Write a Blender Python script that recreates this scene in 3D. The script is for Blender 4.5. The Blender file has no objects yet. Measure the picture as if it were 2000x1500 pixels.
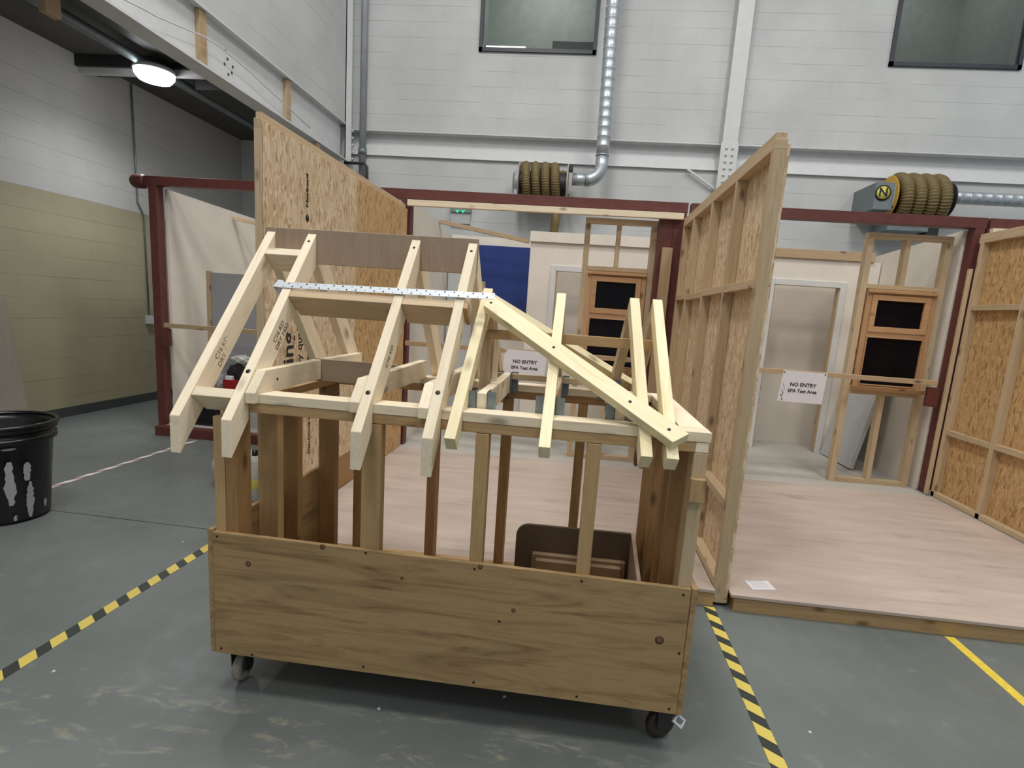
import bpy, bmesh, math, random
import numpy as np
from mathutils import Vector, Matrix
random.seed(7)
SC = bpy.context.scene
COL = SC.collection

# ------------------------------------------------------------------ camera
F, CX, CY, CAMH = 1059.57, 1027.8, 788.3, 1.55
def _rot(p, r, y):
    cp, sp, cr, sr, cy, sy = math.cos(p), math.sin(p), math.cos(r), math.sin(r), math.cos(y), math.sin(y)
    Ry = np.array([[cy, -sy, 0], [sy, cy, 0], [0, 0, 1]])
    B = np.array([[1, 0, 0], [0, 0, -1], [0, 1, 0]])
    P = np.array([[1, 0, 0], [0, cp, -sp], [0, sp, cp]])
    R = np.array([[cr, -sr, 0], [sr, cr, 0], [0, 0, 1]])
    return R @ P @ B @ Ry
RC = _rot(math.radians(9.5356), math.radians(3.9759), math.radians(-5.0405))
cam_d = bpy.data.cameras.new('camera')
cam = bpy.data.objects.new('camera', cam_d)
COL.objects.link(cam)
cam.matrix_world = Matrix(((RC[0][0], -RC[1][0], -RC[2][0], 0), (RC[0][1], -RC[1][1], -RC[2][1], 0),
                           (RC[0][2], -RC[1][2], -RC[2][2], CAMH), (0, 0, 0, 1)))
cam_d.sensor_width = 36; cam_d.sensor_fit = 'HORIZONTAL'
cam_d.lens = F / 2000 * 36
cam_d.shift_x = (1000 - CX) / 2000; cam_d.shift_y = (CY - 750) / 2000
cam_d.clip_start = .05; cam_d.clip_end = 100
SC.camera = cam

# ------------------------------------------------------------------ world, lights, exposure
w = bpy.data.worlds.new('world'); SC.world = w; w.use_nodes = True
w.node_tree.nodes['Background'].inputs[0].default_value = (.86, .93, 1, 1)
w.node_tree.nodes['Background'].inputs[1].default_value = .40
SC.view_settings.view_transform = 'Standard'; SC.view_settings.look = 'None'
SC.view_settings.gamma = 1; SC.view_settings.use_curve_mapping = False
SC.view_settings.exposure = 0.0
def area(name, loc, size, power, col=(1, .97, .92), rot=(0, 0, 0), sy=None):
    l = bpy.data.lights.new(name, 'AREA'); l.energy = power; l.color = col
    l.shape = 'RECTANGLE'; l.size = size; l.size_y = sy or size
    o = bpy.data.objects.new(name, l); COL.objects.link(o); o.location = loc; o.rotation_euler = rot
    return o
for i, (lx, ly, p) in enumerate([(-1.6, 3.6, 190), (3.2, 3.6, 170), (8.0, 3.6, 120), (-1.6, .2, 190), (3.2, .2, 150), (-1.6, -4.0, 110), (3.2, -4.0, 110)]):
    area('high_bay_lamp', (lx, ly, 9.2), 1.3, p)

# ------------------------------------------------------------------ geometry helpers
def ray(x, y):
    return RC.T @ np.array([(x - CX) / F, (y - CY) / F, 1])
def atY(x, y, Y):
    d = ray(x, y); t = Y / d[1]; return Vector((d[0] * t, Y, CAMH + d[2] * t))
def atX(x, y, X):
    d = ray(x, y); t = X / d[0]; return Vector((X, d[1] * t, CAMH + d[2] * t))
def atZ(x, y, z=0):
    d = ray(x, y); t = (z - CAMH) / d[2]; return Vector((d[0] * t, d[1] * t, z))

WM = {}   # world matrices of everything linked
def put(name, me, mat, parent=None, M=None):
    M = M or Matrix.Identity(4)
    me.transform(M.inverted())
    if mat and not me.materials: me.materials.append(mat)
    o = bpy.data.objects.new(name, me); COL.objects.link(o)
    if parent is not None:
        o.parent = parent; o.matrix_basis = WM[parent].inverted() @ M
    else:
        o.matrix_basis = M
    WM[o] = M
    return o
def tag(o, label, cat, group=None, kind=None):
    o['label'] = label; o['category'] = cat
    if group: o['group'] = group
    if kind: o['kind'] = kind
    return o
def thing(name, loc, label, cat, group=None):
    o = bpy.data.objects.new(name, None); COL.objects.link(o); o.empty_display_size = .1
    M = Matrix.Translation(loc); o.matrix_basis = M; WM[o] = M
    return tag(o, label, cat, group)
def struct(o):
    o['kind'] = 'structure'; return o
def frame(a, b, up=Vector((0, 0, 1)), org=None):
    X = (b - a).normalized()
    if abs(X.dot(up)) > .98: up = Vector((0, 1, 0))
    Y = up.cross(X).normalized(); Z = X.cross(Y)
    M = Matrix((X, Y, Z)).transposed().to_4x4(); M.translation = org if org is not None else a
    return M
def bm_mesh(bm, name, bev=0):
    if bev:
        bmesh.ops.bevel(bm, geom=list(bm.edges), offset=bev, segments=1, affect='EDGES', clamp_overlap=True)
    bmesh.ops.recalc_face_normals(bm, faces=bm.faces)
    me = bpy.data.meshes.new(name); bm.to_mesh(me); bm.free(); return me
def hexa(bm, vs):
    v = [bm.verts.new(p) for p in vs]
    for f in ((0, 3, 2, 1), (4, 5, 6, 7), (0, 1, 5, 4), (1, 2, 6, 5), (2, 3, 7, 6), (3, 0, 4, 7)):
        bm.faces.new([v[i] for i in f])
def boxbm(bm, x0, x1, y0, y1, z0, z1):
    hexa(bm, [(x0, y0, z0), (x1, y0, z0), (x1, y1, z0), (x0, y1, z0), (x0, y0, z1), (x1, y0, z1), (x1, y1, z1), (x0, y1, z1)])
def B(name, x0, x1, y0, y1, z0, z1, mat, parent=None, bev=None, axis=None):
    """axis aligned box, object frame along its longest side"""
    x0, x1 = min(x0, x1), max(x0, x1); y0, y1 = min(y0, y1), max(y0, y1); z0, z1 = min(z0, z1), max(z0, z1)
    bm = bmesh.new(); boxbm(bm, x0, x1, y0, y1, z0, z1)
    d = (x1 - x0, y1 - y0, z1 - z0)
    if bev is None: bev = .0015 if min(d) > .012 else 0
    k = axis if axis is not None else d.index(max(d))
    e = Vector([(1, 0, 0), (0, 1, 0), (0, 0, 1)][k])
    c = Vector(((x0 + x1) / 2, (y0 + y1) / 2, (z0 + z1) / 2))
    return put(name, bm_mesh(bm, name, bev), mat, parent, frame(Vector((0, 0, 0)), e, org=c))
def beam(name, a, b, w, h, mat, parent=None, up=Vector((0, 0, 1)), off=(None, None), bev=.0015):
    """bar from a to b; w across, h along 'up' (off = extent along up)"""
    a = Vector(a); b = Vector(b); M = frame(a, b, up); L = (b - a).length
    o0, o1 = off if off[0] is not None else (-h / 2, h / 2)
    bm = bmesh.new(); boxbm(bm, 0, L, -w / 2, w / 2, o0, o1); bm.transform(M)
    return put(name, bm_mesh(bm, name, bev), mat, parent, M)
def prism(name, pts, vec, mat, parent=None, along=None, bev=.0012):
    """planar polygon (3d points) pushed along vec"""
    pts = [Vector(p) for p in pts]; vec = Vector(vec)
    bm = bmesh.new(); a = [bm.verts.new(p) for p in pts]; b = [bm.verts.new(p + vec) for p in pts]
    bm.faces.new(a); bm.faces.new(b[::-1]); n = len(pts)
    for i in range(n): bm.faces.new((a[i], b[i], b[(i + 1) % n], a[(i + 1) % n]))
    al = Vector(along) if along is not None else pts[1] - pts[0]
    c = sum(pts, Vector()) / n + vec / 2
    return put(name, bm_mesh(bm, name, bev), mat, parent, frame(Vector((0, 0, 0)), al, org=c))
def tubebm(bm, pts, r, seg=12, cap=True):
    pts = [Vector(p) for p in pts]; rings = []
    up = None
    for i, p in enumerate(pts):
        t = (pts[min(i + 1, len(pts) - 1)] - pts[max(i - 1, 0)]).normalized()
        if up is None: up = t.orthogonal().normalized()
        up = (up - t * up.dot(t)).normalized(); s = t.cross(up)
        rr = r[i] if isinstance(r, (list, tuple)) else r
        rings.append([bm.verts.new(p + (up * math.cos(2 * math.pi * k / seg) + s * math.sin(2 * math.pi * k / seg)) * rr) for k in range(seg)])
    for a, b in zip(rings, rings[1:]):
        for k in range(seg): bm.faces.new((a[k], a[(k + 1) % seg], b[(k + 1) % seg], b[k])).smooth = True
    if cap: bm.faces.new(rings[0][::-1]); bm.faces.new(rings[-1])
def tube(name, pts, r, mat, parent=None, seg=12):
    bm = bmesh.new(); tubebm(bm, pts, r, seg)
    me = bm_mesh(bm, name); return put(name, me, mat, parent, Matrix.Translation(Vector(pts[0])))
def lathe(name, prof, mat, parent=None, M=None, seg=40):
    """prof = (r, h) pairs turned about local Z of M"""
    M = M or Matrix.Identity(4); bm = bmesh.new(); rings = []
    for r, h in prof:
        if r < 1e-5: rings.append([bm.verts.new((0, 0, h))])
        else: rings.append([bm.verts.new((r * math.cos(2 * math.pi * k / seg), r * math.sin(2 * math.pi * k / seg), h)) for k in range(seg)])
    for a, b in zip(rings, rings[1:]):
        for k in range(seg):
            q = [a[k % len(a)], a[(k + 1) % len(a)], b[(k + 1) % len(b)], b[k % len(b)]]
            u = []
            for v in q:
                if v not in u: u.append(v)
            if len(u) > 2: bm.faces.new(u).smooth = True
    bm.transform(M); return put(name, bm_mesh(bm, name), mat, parent, M)
def text(name, s, loc, right, up, size, mat, parent=None, ext=.0006, sx=1.0, bold=0):
    c = bpy.data.curves.new(name, 'FONT'); c.body = s; c.size = size; c.align_x = 'CENTER'; c.align_y = 'CENTER'
    c.extrude = ext; c.offset = bold; c.resolution_u = 3
    o = bpy.data.objects.new(name, c); COL.objects.link(o)
    bpy.context.view_layer.update()
    me = bpy.data.meshes.new_from_object(o.evaluated_get(bpy.context.evaluated_depsgraph_get()))
    bpy.data.objects.remove(o)
    right = Vector(right).normalized(); up = Vector(up); up = (up - right * up.dot(right)).normalized(); n = right.cross(up)
    M = Matrix((right, up, n)).transposed().to_4x4(); M.translation = Vector(loc)
    me.transform(Matrix.Diagonal((sx, 1, 1, 1))); me.transform(M)
    return put(name, me, mat, parent, M)

# ------------------------------------------------------------------ materials
class N:
    def __init__(s, name):
        s.m = bpy.data.materials.new(name); s.m.use_nodes = True; s.t = s.m.node_tree
        s.b = s.t.nodes['Principled BSDF']
    def n(s, typ, **k):
        x = s.t.nodes.new(typ)
        for a, v in k.items():
            if a.startswith('i_'): x.inputs[a[2:].replace('_', ' ')].default_value = v
            else: setattr(x, a, v)
        return x
    def l(s, a, b): s.t.links.new(a, b)
    def coords(s, scale=(1, 1, 1), kind='Object', rnd=True):
        tc = s.n('ShaderNodeTexCoord'); mp = s.n('ShaderNodeMapping'); mp.inputs['Scale'].default_value = scale
        if rnd:
            oi = s.n('ShaderNodeObjectInfo'); ad = s.n('ShaderNodeVectorMath', operation='ADD')
            mu = s.n('ShaderNodeVectorMath', operation='MULTIPLY'); mu.inputs[1].default_value = (37.1, 11.7, 23.3)
            s.l(oi.outputs['Random'], mu.inputs[0]); s.l(tc.outputs[kind], ad.inputs[0]); s.l(mu.outputs[0], ad.inputs[1])
            s.l(ad.outputs[0], mp.inputs[0])
        else: s.l(tc.outputs[kind], mp.inputs[0])
        return mp.outputs[0]
    def noise(s, v, scale=5, detail=4, rough=.6, dist=0):
        x = s.n('ShaderNodeTexNoise'); x.inputs['Scale'].default_value = scale; x.inputs['Detail'].default_value = detail
        x.inputs['Roughness'].default_value = rough; x.inputs['Distortion'].default_value = dist; s.l(v, x.inputs['Vector']); return x.outputs['Fac']
    def ramp(s, f, stops):
        x = s.n('ShaderNodeValToRGB'); e = x.color_ramp.elements
        while len(e) < len(stops): e.new(.5)
        for q, (p, c) in zip(e, stops): q.position = p; q.color = (*c, 1) if len(c) == 3 else c
        s.l(f, x.inputs[0]); return x.outputs[0]
    def mix(s, f, a, b, mode='MIX'):
        x = s.n('ShaderNodeMix', data_type='RGBA', blend_type=mode)
        for sock, v in ((x.inputs[0], f), (x.inputs[6], a), (x.inputs[7], b)):
            if isinstance(v, (int, float)): sock.default_value = v
            elif isinstance(v, tuple): sock.default_value = (*v, 1) if len(v) == 3 else v
            else: s.l(v, sock)
        return x.outputs[2]
    def col(s, c):
        if isinstance(c, tuple): s.b.inputs['Base Color'].default_value = (*c, 1)
        else: s.l(c, s.b.inputs['Base Color'])
    def bump(s, h, strength=.2, dist=.002):
        x = s.n('ShaderNodeBump'); x.inputs['Strength'].default_value = strength; x.inputs['Distance'].default_value = dist
        s.l(h, x.inputs['Height']); s.l(x.outputs[0], s.b.inputs['Normal'])
    def fin(s, rough=.6, metal=0):
        s.b.inputs['Roughness'].default_value = rough; s.b.inputs['Metallic'].default_value = metal; return s.m
def plain(name, c, rough=.6, metal=0, var=.12, scale=8, spec=.5):
    s = N(name); s.b.inputs['Specular IOR Level'].default_value = spec; v = s.coords(); f = s.noise(v, scale, 5)
    d = tuple(x * (1 - var) for x in c); e = tuple(min(1, x * (1 + var)) for x in c)
    s.col(s.ramp(f, [(.3, d), (.7, e)])); s.bump(f, .08, .002); return s.fin(rough, metal)
def wood(name, light, dark, tint=.12, grain=1.0, knots=True, rough=.62):
    s = N(name)
    v = s.coords((1.1, 16 * grain, 16 * grain)); f = s.noise(v, 1.6, 4, .65, 1.2)
    v2 = s.coords((3, 90, 90)); f2 = s.noise(v2, 2.2, 2)
    c = s.ramp(f, [(.30, dark), (.46, light), (.56, tuple(a * .93 for a in light)), (.68, tuple((a + b) / 2 for a, b in zip(light, dark))), (.74, light)])
    c = s.mix(.32, c, s.ramp(f2, [(.3, dark), (.65, light)]))
    oi = s.n('ShaderNodeObjectInfo'); r = s.ramp(oi.outputs['Random'], [(0, (1 - tint, 1 - tint, 1 - tint * 1.3)), (1, (1 + tint * .5,) * 3)])
    c = s.mix(1, c, r, 'MULTIPLY')
    if knots:
        vk = s.coords((4.0, 9, 9)); k = s.n('ShaderNodeTexVoronoi'); k.inputs['Scale'].default_value = 1; s.l(vk, k.inputs['Vector'])
        kf = s.ramp(k.outputs['Distance'], [(.07, (.9, .9, .9)), (.13, (.45, .45, .45)), (.2, (0, 0, 0))])
        c = s.mix(kf, c, tuple(a * .45 for a in dark))
    s.col(c); s.bump(f2, .15, .001); return s.fin(rough)
def osb(name, base, light, dark):
    s = N(name); layers = None
    c = None
    for i, (rot, sc) in enumerate([(.12, (1, 1, 1)), (-.45, (1.2, 1.2, 1.2)), (.55, (.8, .8, .8)), (-.2, (.8, .8, .8)), (.3, (1.1, 1.1, 1.1)), (-.7, (1, 1, 1))]):
        tc = s.n('ShaderNodeTexCoord'); nz = s.n('ShaderNodeTexNoise'); nz.inputs['Scale'].default_value = 7; s.l(tc.outputs['Object'], nz.inputs['Vector'])
        ad = s.n('ShaderNodeVectorMath', operation='MULTIPLY_ADD'); ad.inputs[1].default_value = (.06, .06, .06)
        s.l(nz.outputs['Color'], ad.inputs[0]); s.l(tc.outputs['Object'], ad.inputs[2])
        mp = s.n('ShaderNodeMapping'); mp.inputs['Rotation'].default_value = (0, rot, rot); mp.inputs['Location'].default_value = (i * 3.3, i, i * 2)
        mp.inputs['Scale'].default_value = tuple(q * z for q, z in zip((19, 62, 62), sc)); s.l(ad.outputs[0], mp.inputs[0])
        vo = s.n('ShaderNodeTexVoronoi'); vo.inputs['Scale'].default_value = 1; s.l(mp.outputs[0], vo.inputs['Vector'])
        sep = s.n('ShaderNodeSeparateColor'); s.l(vo.outputs['Color'], sep.inputs[0])
        ci = s.ramp(sep.outputs[0], [(0, dark), (.25, base), (.7, tuple((a + b) / 2 for a, b in zip(base, light))), (1, light)])
        if c is None: c = ci
        else:
            m = s.ramp(sep.outputs[1], [(.5, (0, 0, 0)), (.52, (1, 1, 1))]); c = s.mix(m, c, ci)
    v = s.coords((6, 60, 60), rnd=False); f = s.noise(v, 3, 3)
    c = s.mix(.22, c, s.ramp(f, [(.3, dark), (.6, light)]))
    s.col(c); s.bump(f, .3, .002); return s.fin(.6)

M_ = {}
M_['pine'] = wood('planed_pine', (.88, .77, .59), (.72, .57, .38))
M_['yellow_pine'] = wood('yellow_pine', (.90, .80, .54), (.75, .60, .34), grain=.8)
M_['stud'] = wood('partition_stud_pine', (.60, .46, .30), (.42, .28, .15))
M_['old'] = wood('aged_pine', (.50, .33, .16), (.33, .19, .08))
M_['dark_old'] = wood('brown_stained_pine', (.36, .205, .08), (.21, .10, .03))
M_['joinery'] = wood('orange_joinery_pine', (.52, .30, .15), (.36, .19, .085))
M_['grey_ply'] = wood('greyish_ply', (.38, .28, .20), (.28, .195, .135), knots=False, grain=.4)
M_['batten'] = wood('batten_pine', (.50, .36, .22), (.34, .22, .12))
M_['osb'] = osb('strand_board', (.58, .41, .235), (.82, .67, .47), (.34, .205, .095))
M_['osb_orange'] = osb('orange_strand_board', (.50, .295, .115), (.68, .46, .23), (.27, .135, .04))
M_['white'] = plain('white_paint', (.62, .62, .60), .5, var=.05)
M_['steel_white'] = plain('white_painted_steel', (.63, .64, .64), .45, var=.04)
M_['red'] = plain('oxide_red_steel', (.115, .030, .024), .5, var=.15, scale=14)
M_['drywall'] = plain('bare_plasterboard', (.74, .68, .60), .8, var=.06, scale=3)
M_['white_trim'] = plain('white_gloss_trim', (.66, .65, .63), .35, var=.03)
M_['grey_board'] = plain('pale_grey_board', (.50, .51, .52), .5, var=.04)
M_['blue'] = plain('blue_board', (.012, .035, .19), .5, var=.1)
M_['galv'] = plain('galvanised_steel', (.50, .54, .57), .42, .75, var=.15, scale=25)
M_['galv_dull'] = plain('dull_galvanised_steel', (.22, .26, .27), .5, .6, var=.15, scale=25)
M_['strap'] = plain('zinc_strap', (.56, .60, .63), .5, .3, var=.05, scale=30)
M_['dark'] = plain('dark_steel', (.035, .035, .033), .5, .3)
M_['black'] = plain('black_plastic', (.006, .006, .007), .28, var=.3)
M_['glass_dark'] = plain('dark_window_pane', (.006, .005, .007), .12, var=.2, spec=.12)
M_['winframe'] = plain('dark_blue_window_frame', (.022, .028, .038), .4)
M_['print'] = plain('black_ink', (.02, .016, .012), .7)
M_['stamp'] = plain('faded_stamp_ink', (.22, .16, .10), .8)
M_['paper'] = plain('white_paper', (.74, .72, .75), .6, var=.03)
M_['hose'] = plain('ribbed_brown_hose', (.17, .122, .045), .6, var=.2, scale=20)
M_['yellow'] = plain('yellow_paint', (.50, .30, .04), .5)
M_['label_yellow'] = plain('label_yellow', (.62, .58, .10), .5, var=.03)
M_['screw'] = plain('screw_head', (.03, .025, .02), .4, .6)
M_['tyre'] = plain('worn_grey_tyre', (.30, .27, .22), .7, var=.25, scale=40)
M_['mdf'] = plain('brown_mdf', (.105, .072, .045), .6, var=.06)
M_['mould'] = plain('tan_moulding', (.30, .20, .11), .5, var=.06)
M_['sack'] = plain('white_woven_sack', (.50, .50, .45), .8, var=.1, scale=30)
M_['ceil'] = plain('soffit_grey', (.085, .08, .075), .8, var=.15, scale=2)
M_['plate_grey'] = plain('floor_plate_grey', (.36, .35, .33), .7, var=.08, scale=4)
M_['scarlet'] = plain('red_plastic', (.30, .01, .012), .4)
M_['cloth'] = plain('dark_cloth', (.02, .016, .018), .9, var=.4, scale=30)
M_['yellow_tape'] = plain('yellow_floor_tape', (.72, .53, .06), .55, var=.15, scale=40)
def emit(name, c, st):
    s = N(name); s.b.inputs['Base Color'].default_value = (*c, 1); s.b.inputs['Emission Color'].default_value = (*c, 1)
    s.b.inputs['Emission Strength'].default_value = st; return s.m
M_['lamp'] = emit('lamp_disc', (.93, .96, 1), 14)
M_['tube'] = emit('tube_light', (.95, 1, .95), 6)
M_['green'] = emit('green_exit_symbol', (.02, .75, .30), 1.3)
def blocks(name, c, mortar, two=None, axes='XZ', streak=.05):
    """painted blockwork; axes = world axes of course length and height"""
    s = N(name); tc = s.n('ShaderNodeTexCoord'); sp = s.n('ShaderNodeSeparateXYZ'); s.l(tc.outputs['Object'], sp.inputs[0])
    cb = s.n('ShaderNodeCombineXYZ'); s.l(sp.outputs[axes[0]], cb.inputs[0]); s.l(sp.outputs['Z'], cb.inputs[1])
    br = s.n('ShaderNodeTexBrick'); br.inputs['Scale'].default_value = 1; br.inputs['Brick Width'].default_value = .45
    br.inputs['Row Height'].default_value = .225; br.inputs['Mortar Size'].default_value = .005; br.inputs['Mortar Smooth'].default_value = .6
    br.inputs['Color1'].default_value = (*c, 1); br.inputs['Color2'].default_value = (*[x * .96 for x in c], 1); br.inputs['Mortar'].default_value = (*[x * .93 for x in c], 1)
    s.l(cb.outputs[0], br.inputs['Vector'])
    f = s.noise(tc.outputs['Object'], .9, 5); col = s.mix(.85, br.outputs['Color'], s.ramp(f, [(.35, tuple(x * .88 for x in c)), (.65, tuple(min(1, x * 1.06) for x in c))]))
    jl = s.ramp(br.outputs['Fac'], [(.3, (1, 1, 1)), (1, (.90, .90, .90))])
    hz = s.n('ShaderNodeMath', operation='DIVIDE'); hz.inputs[1].default_value = .225; s.l(sp.outputs['Z'], hz.inputs[0])
    hf = s.n('ShaderNodeMath', operation='FRACT'); s.l(hz.outputs[0], hf.inputs[0]); lmp = s.n('ShaderNodeMapping'); lmp.inputs['Scale'].default_value = (.8, .8, 9)
    s.l(tc.outputs['Object'], lmp.inputs[0]); ln = s.noise(lmp.outputs[0], 1.5, 4)
    hl = s.n('ShaderNodeMath', operation='MULTIPLY'); s.l(s.ramp(hf.outputs[0], [(0, (1, 1, 1)), (.022, (1, 1, 1)), (.03, (0, 0, 0))]), hl.inputs[0]); s.l(s.ramp(ln, [(.40, (0, 0, 0)), (.55, (1, 1, 1))]), hl.inputs[1]); nz = s.noise(tc.outputs['Object'], 1.7, 3)
    col = s.mix(s.ramp(nz, [(.45, (.15, .15, .15)), (.62, (1, 1, 1))]), col, s.mix(1, col, jl, 'MULTIPLY'))
    col = s.mix(hl.outputs[0], col, tuple(x * .62 for x in c))
    if two:
        h = s.n('ShaderNodeMath', operation='LESS_THAN'); h.inputs[1].default_value = two[0]; s.l(sp.outputs['Z'], h.inputs[0])
        t = s.mix(1, col, tuple(b / a for a, b in zip(c, two[1])), 'MULTIPLY'); col = s.mix(h.outputs[0], col, t)
    fn = s.noise(tc.outputs['Object'], 45, 4)
    iv = s.n('ShaderNodeMath', operation='MULTIPLY_ADD'); iv.inputs[1].default_value = -.35; s.l(br.outputs['Fac'], iv.inputs[0]); s.l(fn, iv.inputs[2])
    s.col(col); s.bump(iv.outputs[0], .3, .004); return s.fin(.62)
M_['block'] = blocks('white_painted_blockwork', (.57, .58, .575), (.42, .42, .415))
M_['block_left'] = blocks('two_tone_painted_blockwork', (.50, .49, .47), (.36, .35, .33), two=(2.475, (.36, .33, .215)), axes='YZ')
M_['block_upper'] = blocks('white_side_blockwork', (.56, .57, .565), (.42, .42, .415), axes='YZ')
def floor_mat():
    s = N('grey_green_floor_paint'); v = s.coords(kind='Object', rnd=False)
    f = s.noise(v, 1.3, 6, .6); c = s.ramp(f, [(.3, (.118, .134, .128)), (.7, (.158, .175, .167))])
    g = s.noise(v, 9, 6, .7); c = s.mix(s.ramp(g, [(.60, (0, 0, 0)), (.80, (.5, .5, .5))]), c, (.27, .275, .25))
    # swept sawdust patches in front of the trolley
    mp = s.n('ShaderNodeMapping'); s.l(v, mp.inputs[0]); mp.inputs['Rotation'].default_value = (0, 0, .7); mp.inputs['Scale'].default_value = (3.5, 11, 1)
    d = s.noise(mp.outputs[0], 1.3, 6, .72, .8)
    sp = s.n('ShaderNodeSeparateXYZ'); s.l(v, sp.inputs[0])
    m1 = s.n('ShaderNodeMapRange'); m1.inputs[1].default_value = 1.92; m1.inputs[2].default_value = 1.75; s.l(sp.outputs['Y'], m1.inputs[0])
    mm = s.n('ShaderNodeMath', operation='MULTIPLY'); s.l(m1.outputs[0], mm.inputs[0]); s.l(s.ramp(d, [(.55, (0, 0, 0)), (.70, (.8, .8, .8))]), mm.inputs[1])
    c = s.mix(mm.outputs[0], c, (.33, .305, .235))
    s.col(c); s.l(s.ramp(g, [(.3, (.30,) * 3), (.8, (.55,) * 3)]), s.b.inputs['Roughness']); s.bump(g, .06, .002); s.b.inputs['Metallic'].default_value = 0
    return s.m
M_['floor'] = floor_mat()
def deck_mat(name='pinkish_plywood_deck', a=(.45, .365, .31), b=(.55, .455, .395)):
    s = N(name); v = s.coords((1, 6, 6), rnd=False); f = s.noise(v, 1.2, 6, .7, .5); v2 = s.coords((.6, 1.2, 1), rnd=False); g = s.noise(v2, 2, 4)
    c = s.ramp(f, [(.28, (.33, .265, .225)), (.42, a), (.7, b)]); c = s.mix(s.ramp(g, [(.5, (0, 0, 0)), (.8, (.5, .5, .5))]), c, (.40, .33, .29))
    s.col(c); s.bump(f, .08, .001); return s.fin(.6)
M_['deck'] = deck_mat()
M_['vinyl'] = wood('worn_grey_floorboards', (.50, .48, .44), (.36, .34, .31), knots=False, grain=.5)
def front_ply():
    s = N('aged_pine_plywood'); v = s.coords((.9, 7, 7)); f = s.noise(v, 1.9, 6, .62, 1.6)
    c = s.ramp(f, [(.30, (.16, .092, .036)), (.40, (.29, .185, .082)), (.55, (.39, .26, .118)), (.75, (.31, .195, .086))])
    v3 = s.coords((.8, 26, 26)); h = s.noise(v3, 1.4, 3, .6, 1.5); c = s.mix(s.ramp(h, [(.56, (0, 0, 0)), (.68, (.5, .5, .5))]), c, (.20, .115, .048))
    v2 = s.coords((2, 2.2, 2.2)); g = s.noise(v2, 1.5, 3); c = s.mix(s.ramp(g, [(.5, (0, 0, 0)), (.75, (.35,) * 3)]), c, (.27, .20, .115))
    k = s.n('ShaderNodeTexVoronoi'); k.inputs['Scale'].default_value = 1; s.l(s.coords((3.0, 6.5, 6.5)), k.inputs['Vector'])
    c = s.mix(s.ramp(k.outputs['Distance'], [(.035, (1, 1, 1)), (.10, (0, 0, 0))]), c, (.05, .025, .01))
    s.col(c); s.bump(h, .12, .001); return s.fin(.55)
M_['front_ply'] = front_ply()
def stripes(name, ca, cb_, period, duty=.5, skew=0.):
    s = N(name); tc = s.n('ShaderNodeTexCoord'); sp = s.n('ShaderNodeSeparateXYZ'); s.l(tc.outputs['Object'], sp.inputs[0])
    a = s.n('ShaderNodeMath', operation='MULTIPLY_ADD'); a.inputs[1].default_value = skew; s.l(sp.outputs['Y'], a.inputs[0]); s.l(sp.outputs['X'], a.inputs[2])
    d = s.n('ShaderNodeMath', operation='DIVIDE'); d.inputs[1].default_value = period; s.l(a.outputs[0], d.inputs[0])
    fr = s.n('ShaderNodeMath', operation='FRACT'); s.l(d.outputs[0], fr.inputs[0])
    lt = s.n('ShaderNodeMath', operation='LESS_THAN'); lt.inputs[1].default_value = duty; s.l(fr.outputs[0], lt.inputs[0])
    c = s.mix(lt.outputs[0], ca, cb_); f = s.noise(tc.outputs['Object'], 30, 6, .8); c = s.mix(s.ramp(f, [(.62, (0, 0, 0)), (.72, (.7,) * 3)]), c, (.13, .13, .11))
    s.col(c); return s.fin(.5)
M_['hazard'] = stripes('hazard_tape', (.03, .035, .03), (.66, .52, .11), .135, .53, -.75)
M_['redwhite'] = stripes('red_white_tape', (.30, .17, .16), (.72, .69, .68), .19, .62, 2.2)
def glassy(name, tint, alpha, rough=.05):
    s = N(name); s.b.inputs['Base Color'].default_value = (*tint, 1); s.b.inputs['Alpha'].default_value = alpha; s.b.inputs['Roughness'].default_value = rough; s.b.inputs['Specular IOR Level'].default_value = .12; return s.m
M_['pane'] = glassy('tinted_window_pane', (.07, .085, .08), .45, .35)
M_['poly'] = glassy('milky_plastic_sheet', (.33, .34, .36), .72, .4)

# ================================================================== room shell
def slab(name, *a, mat): return struct(B(name, *a, mat, bev=0))
fl = bmesh.new(); boxbm(fl, -7, 11, -5, 10, -.1, 0); struct(put('floor', bm_mesh(fl, 'floor'), M_['floor']))
# left wall under the mezzanine
bm = bmesh.new(); boxbm(bm, -5.98, -5.8, -5, 9.2, 0, 4.12); struct(put('wall_left', bm_mesh(bm, 'wall_left'), M_['block_left']))
bm = bmesh.new(); boxbm(bm, -5.8, -5.785, -2, 8.99, 0, .11); struct(put('baseboard_left', bm_mesh(bm, 'b'), plain('grey_skirting_paint', (.05, .055, .055), .5)))
# upper side wall over the mezzanine edge
bm = bmesh.new(); boxbm(bm, -4.12, -3.965, -1, 9.0, 4.30, 9); struct(put('wall_upper_left', bm_mesh(bm, 'w'), M_['block_upper']))
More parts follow.
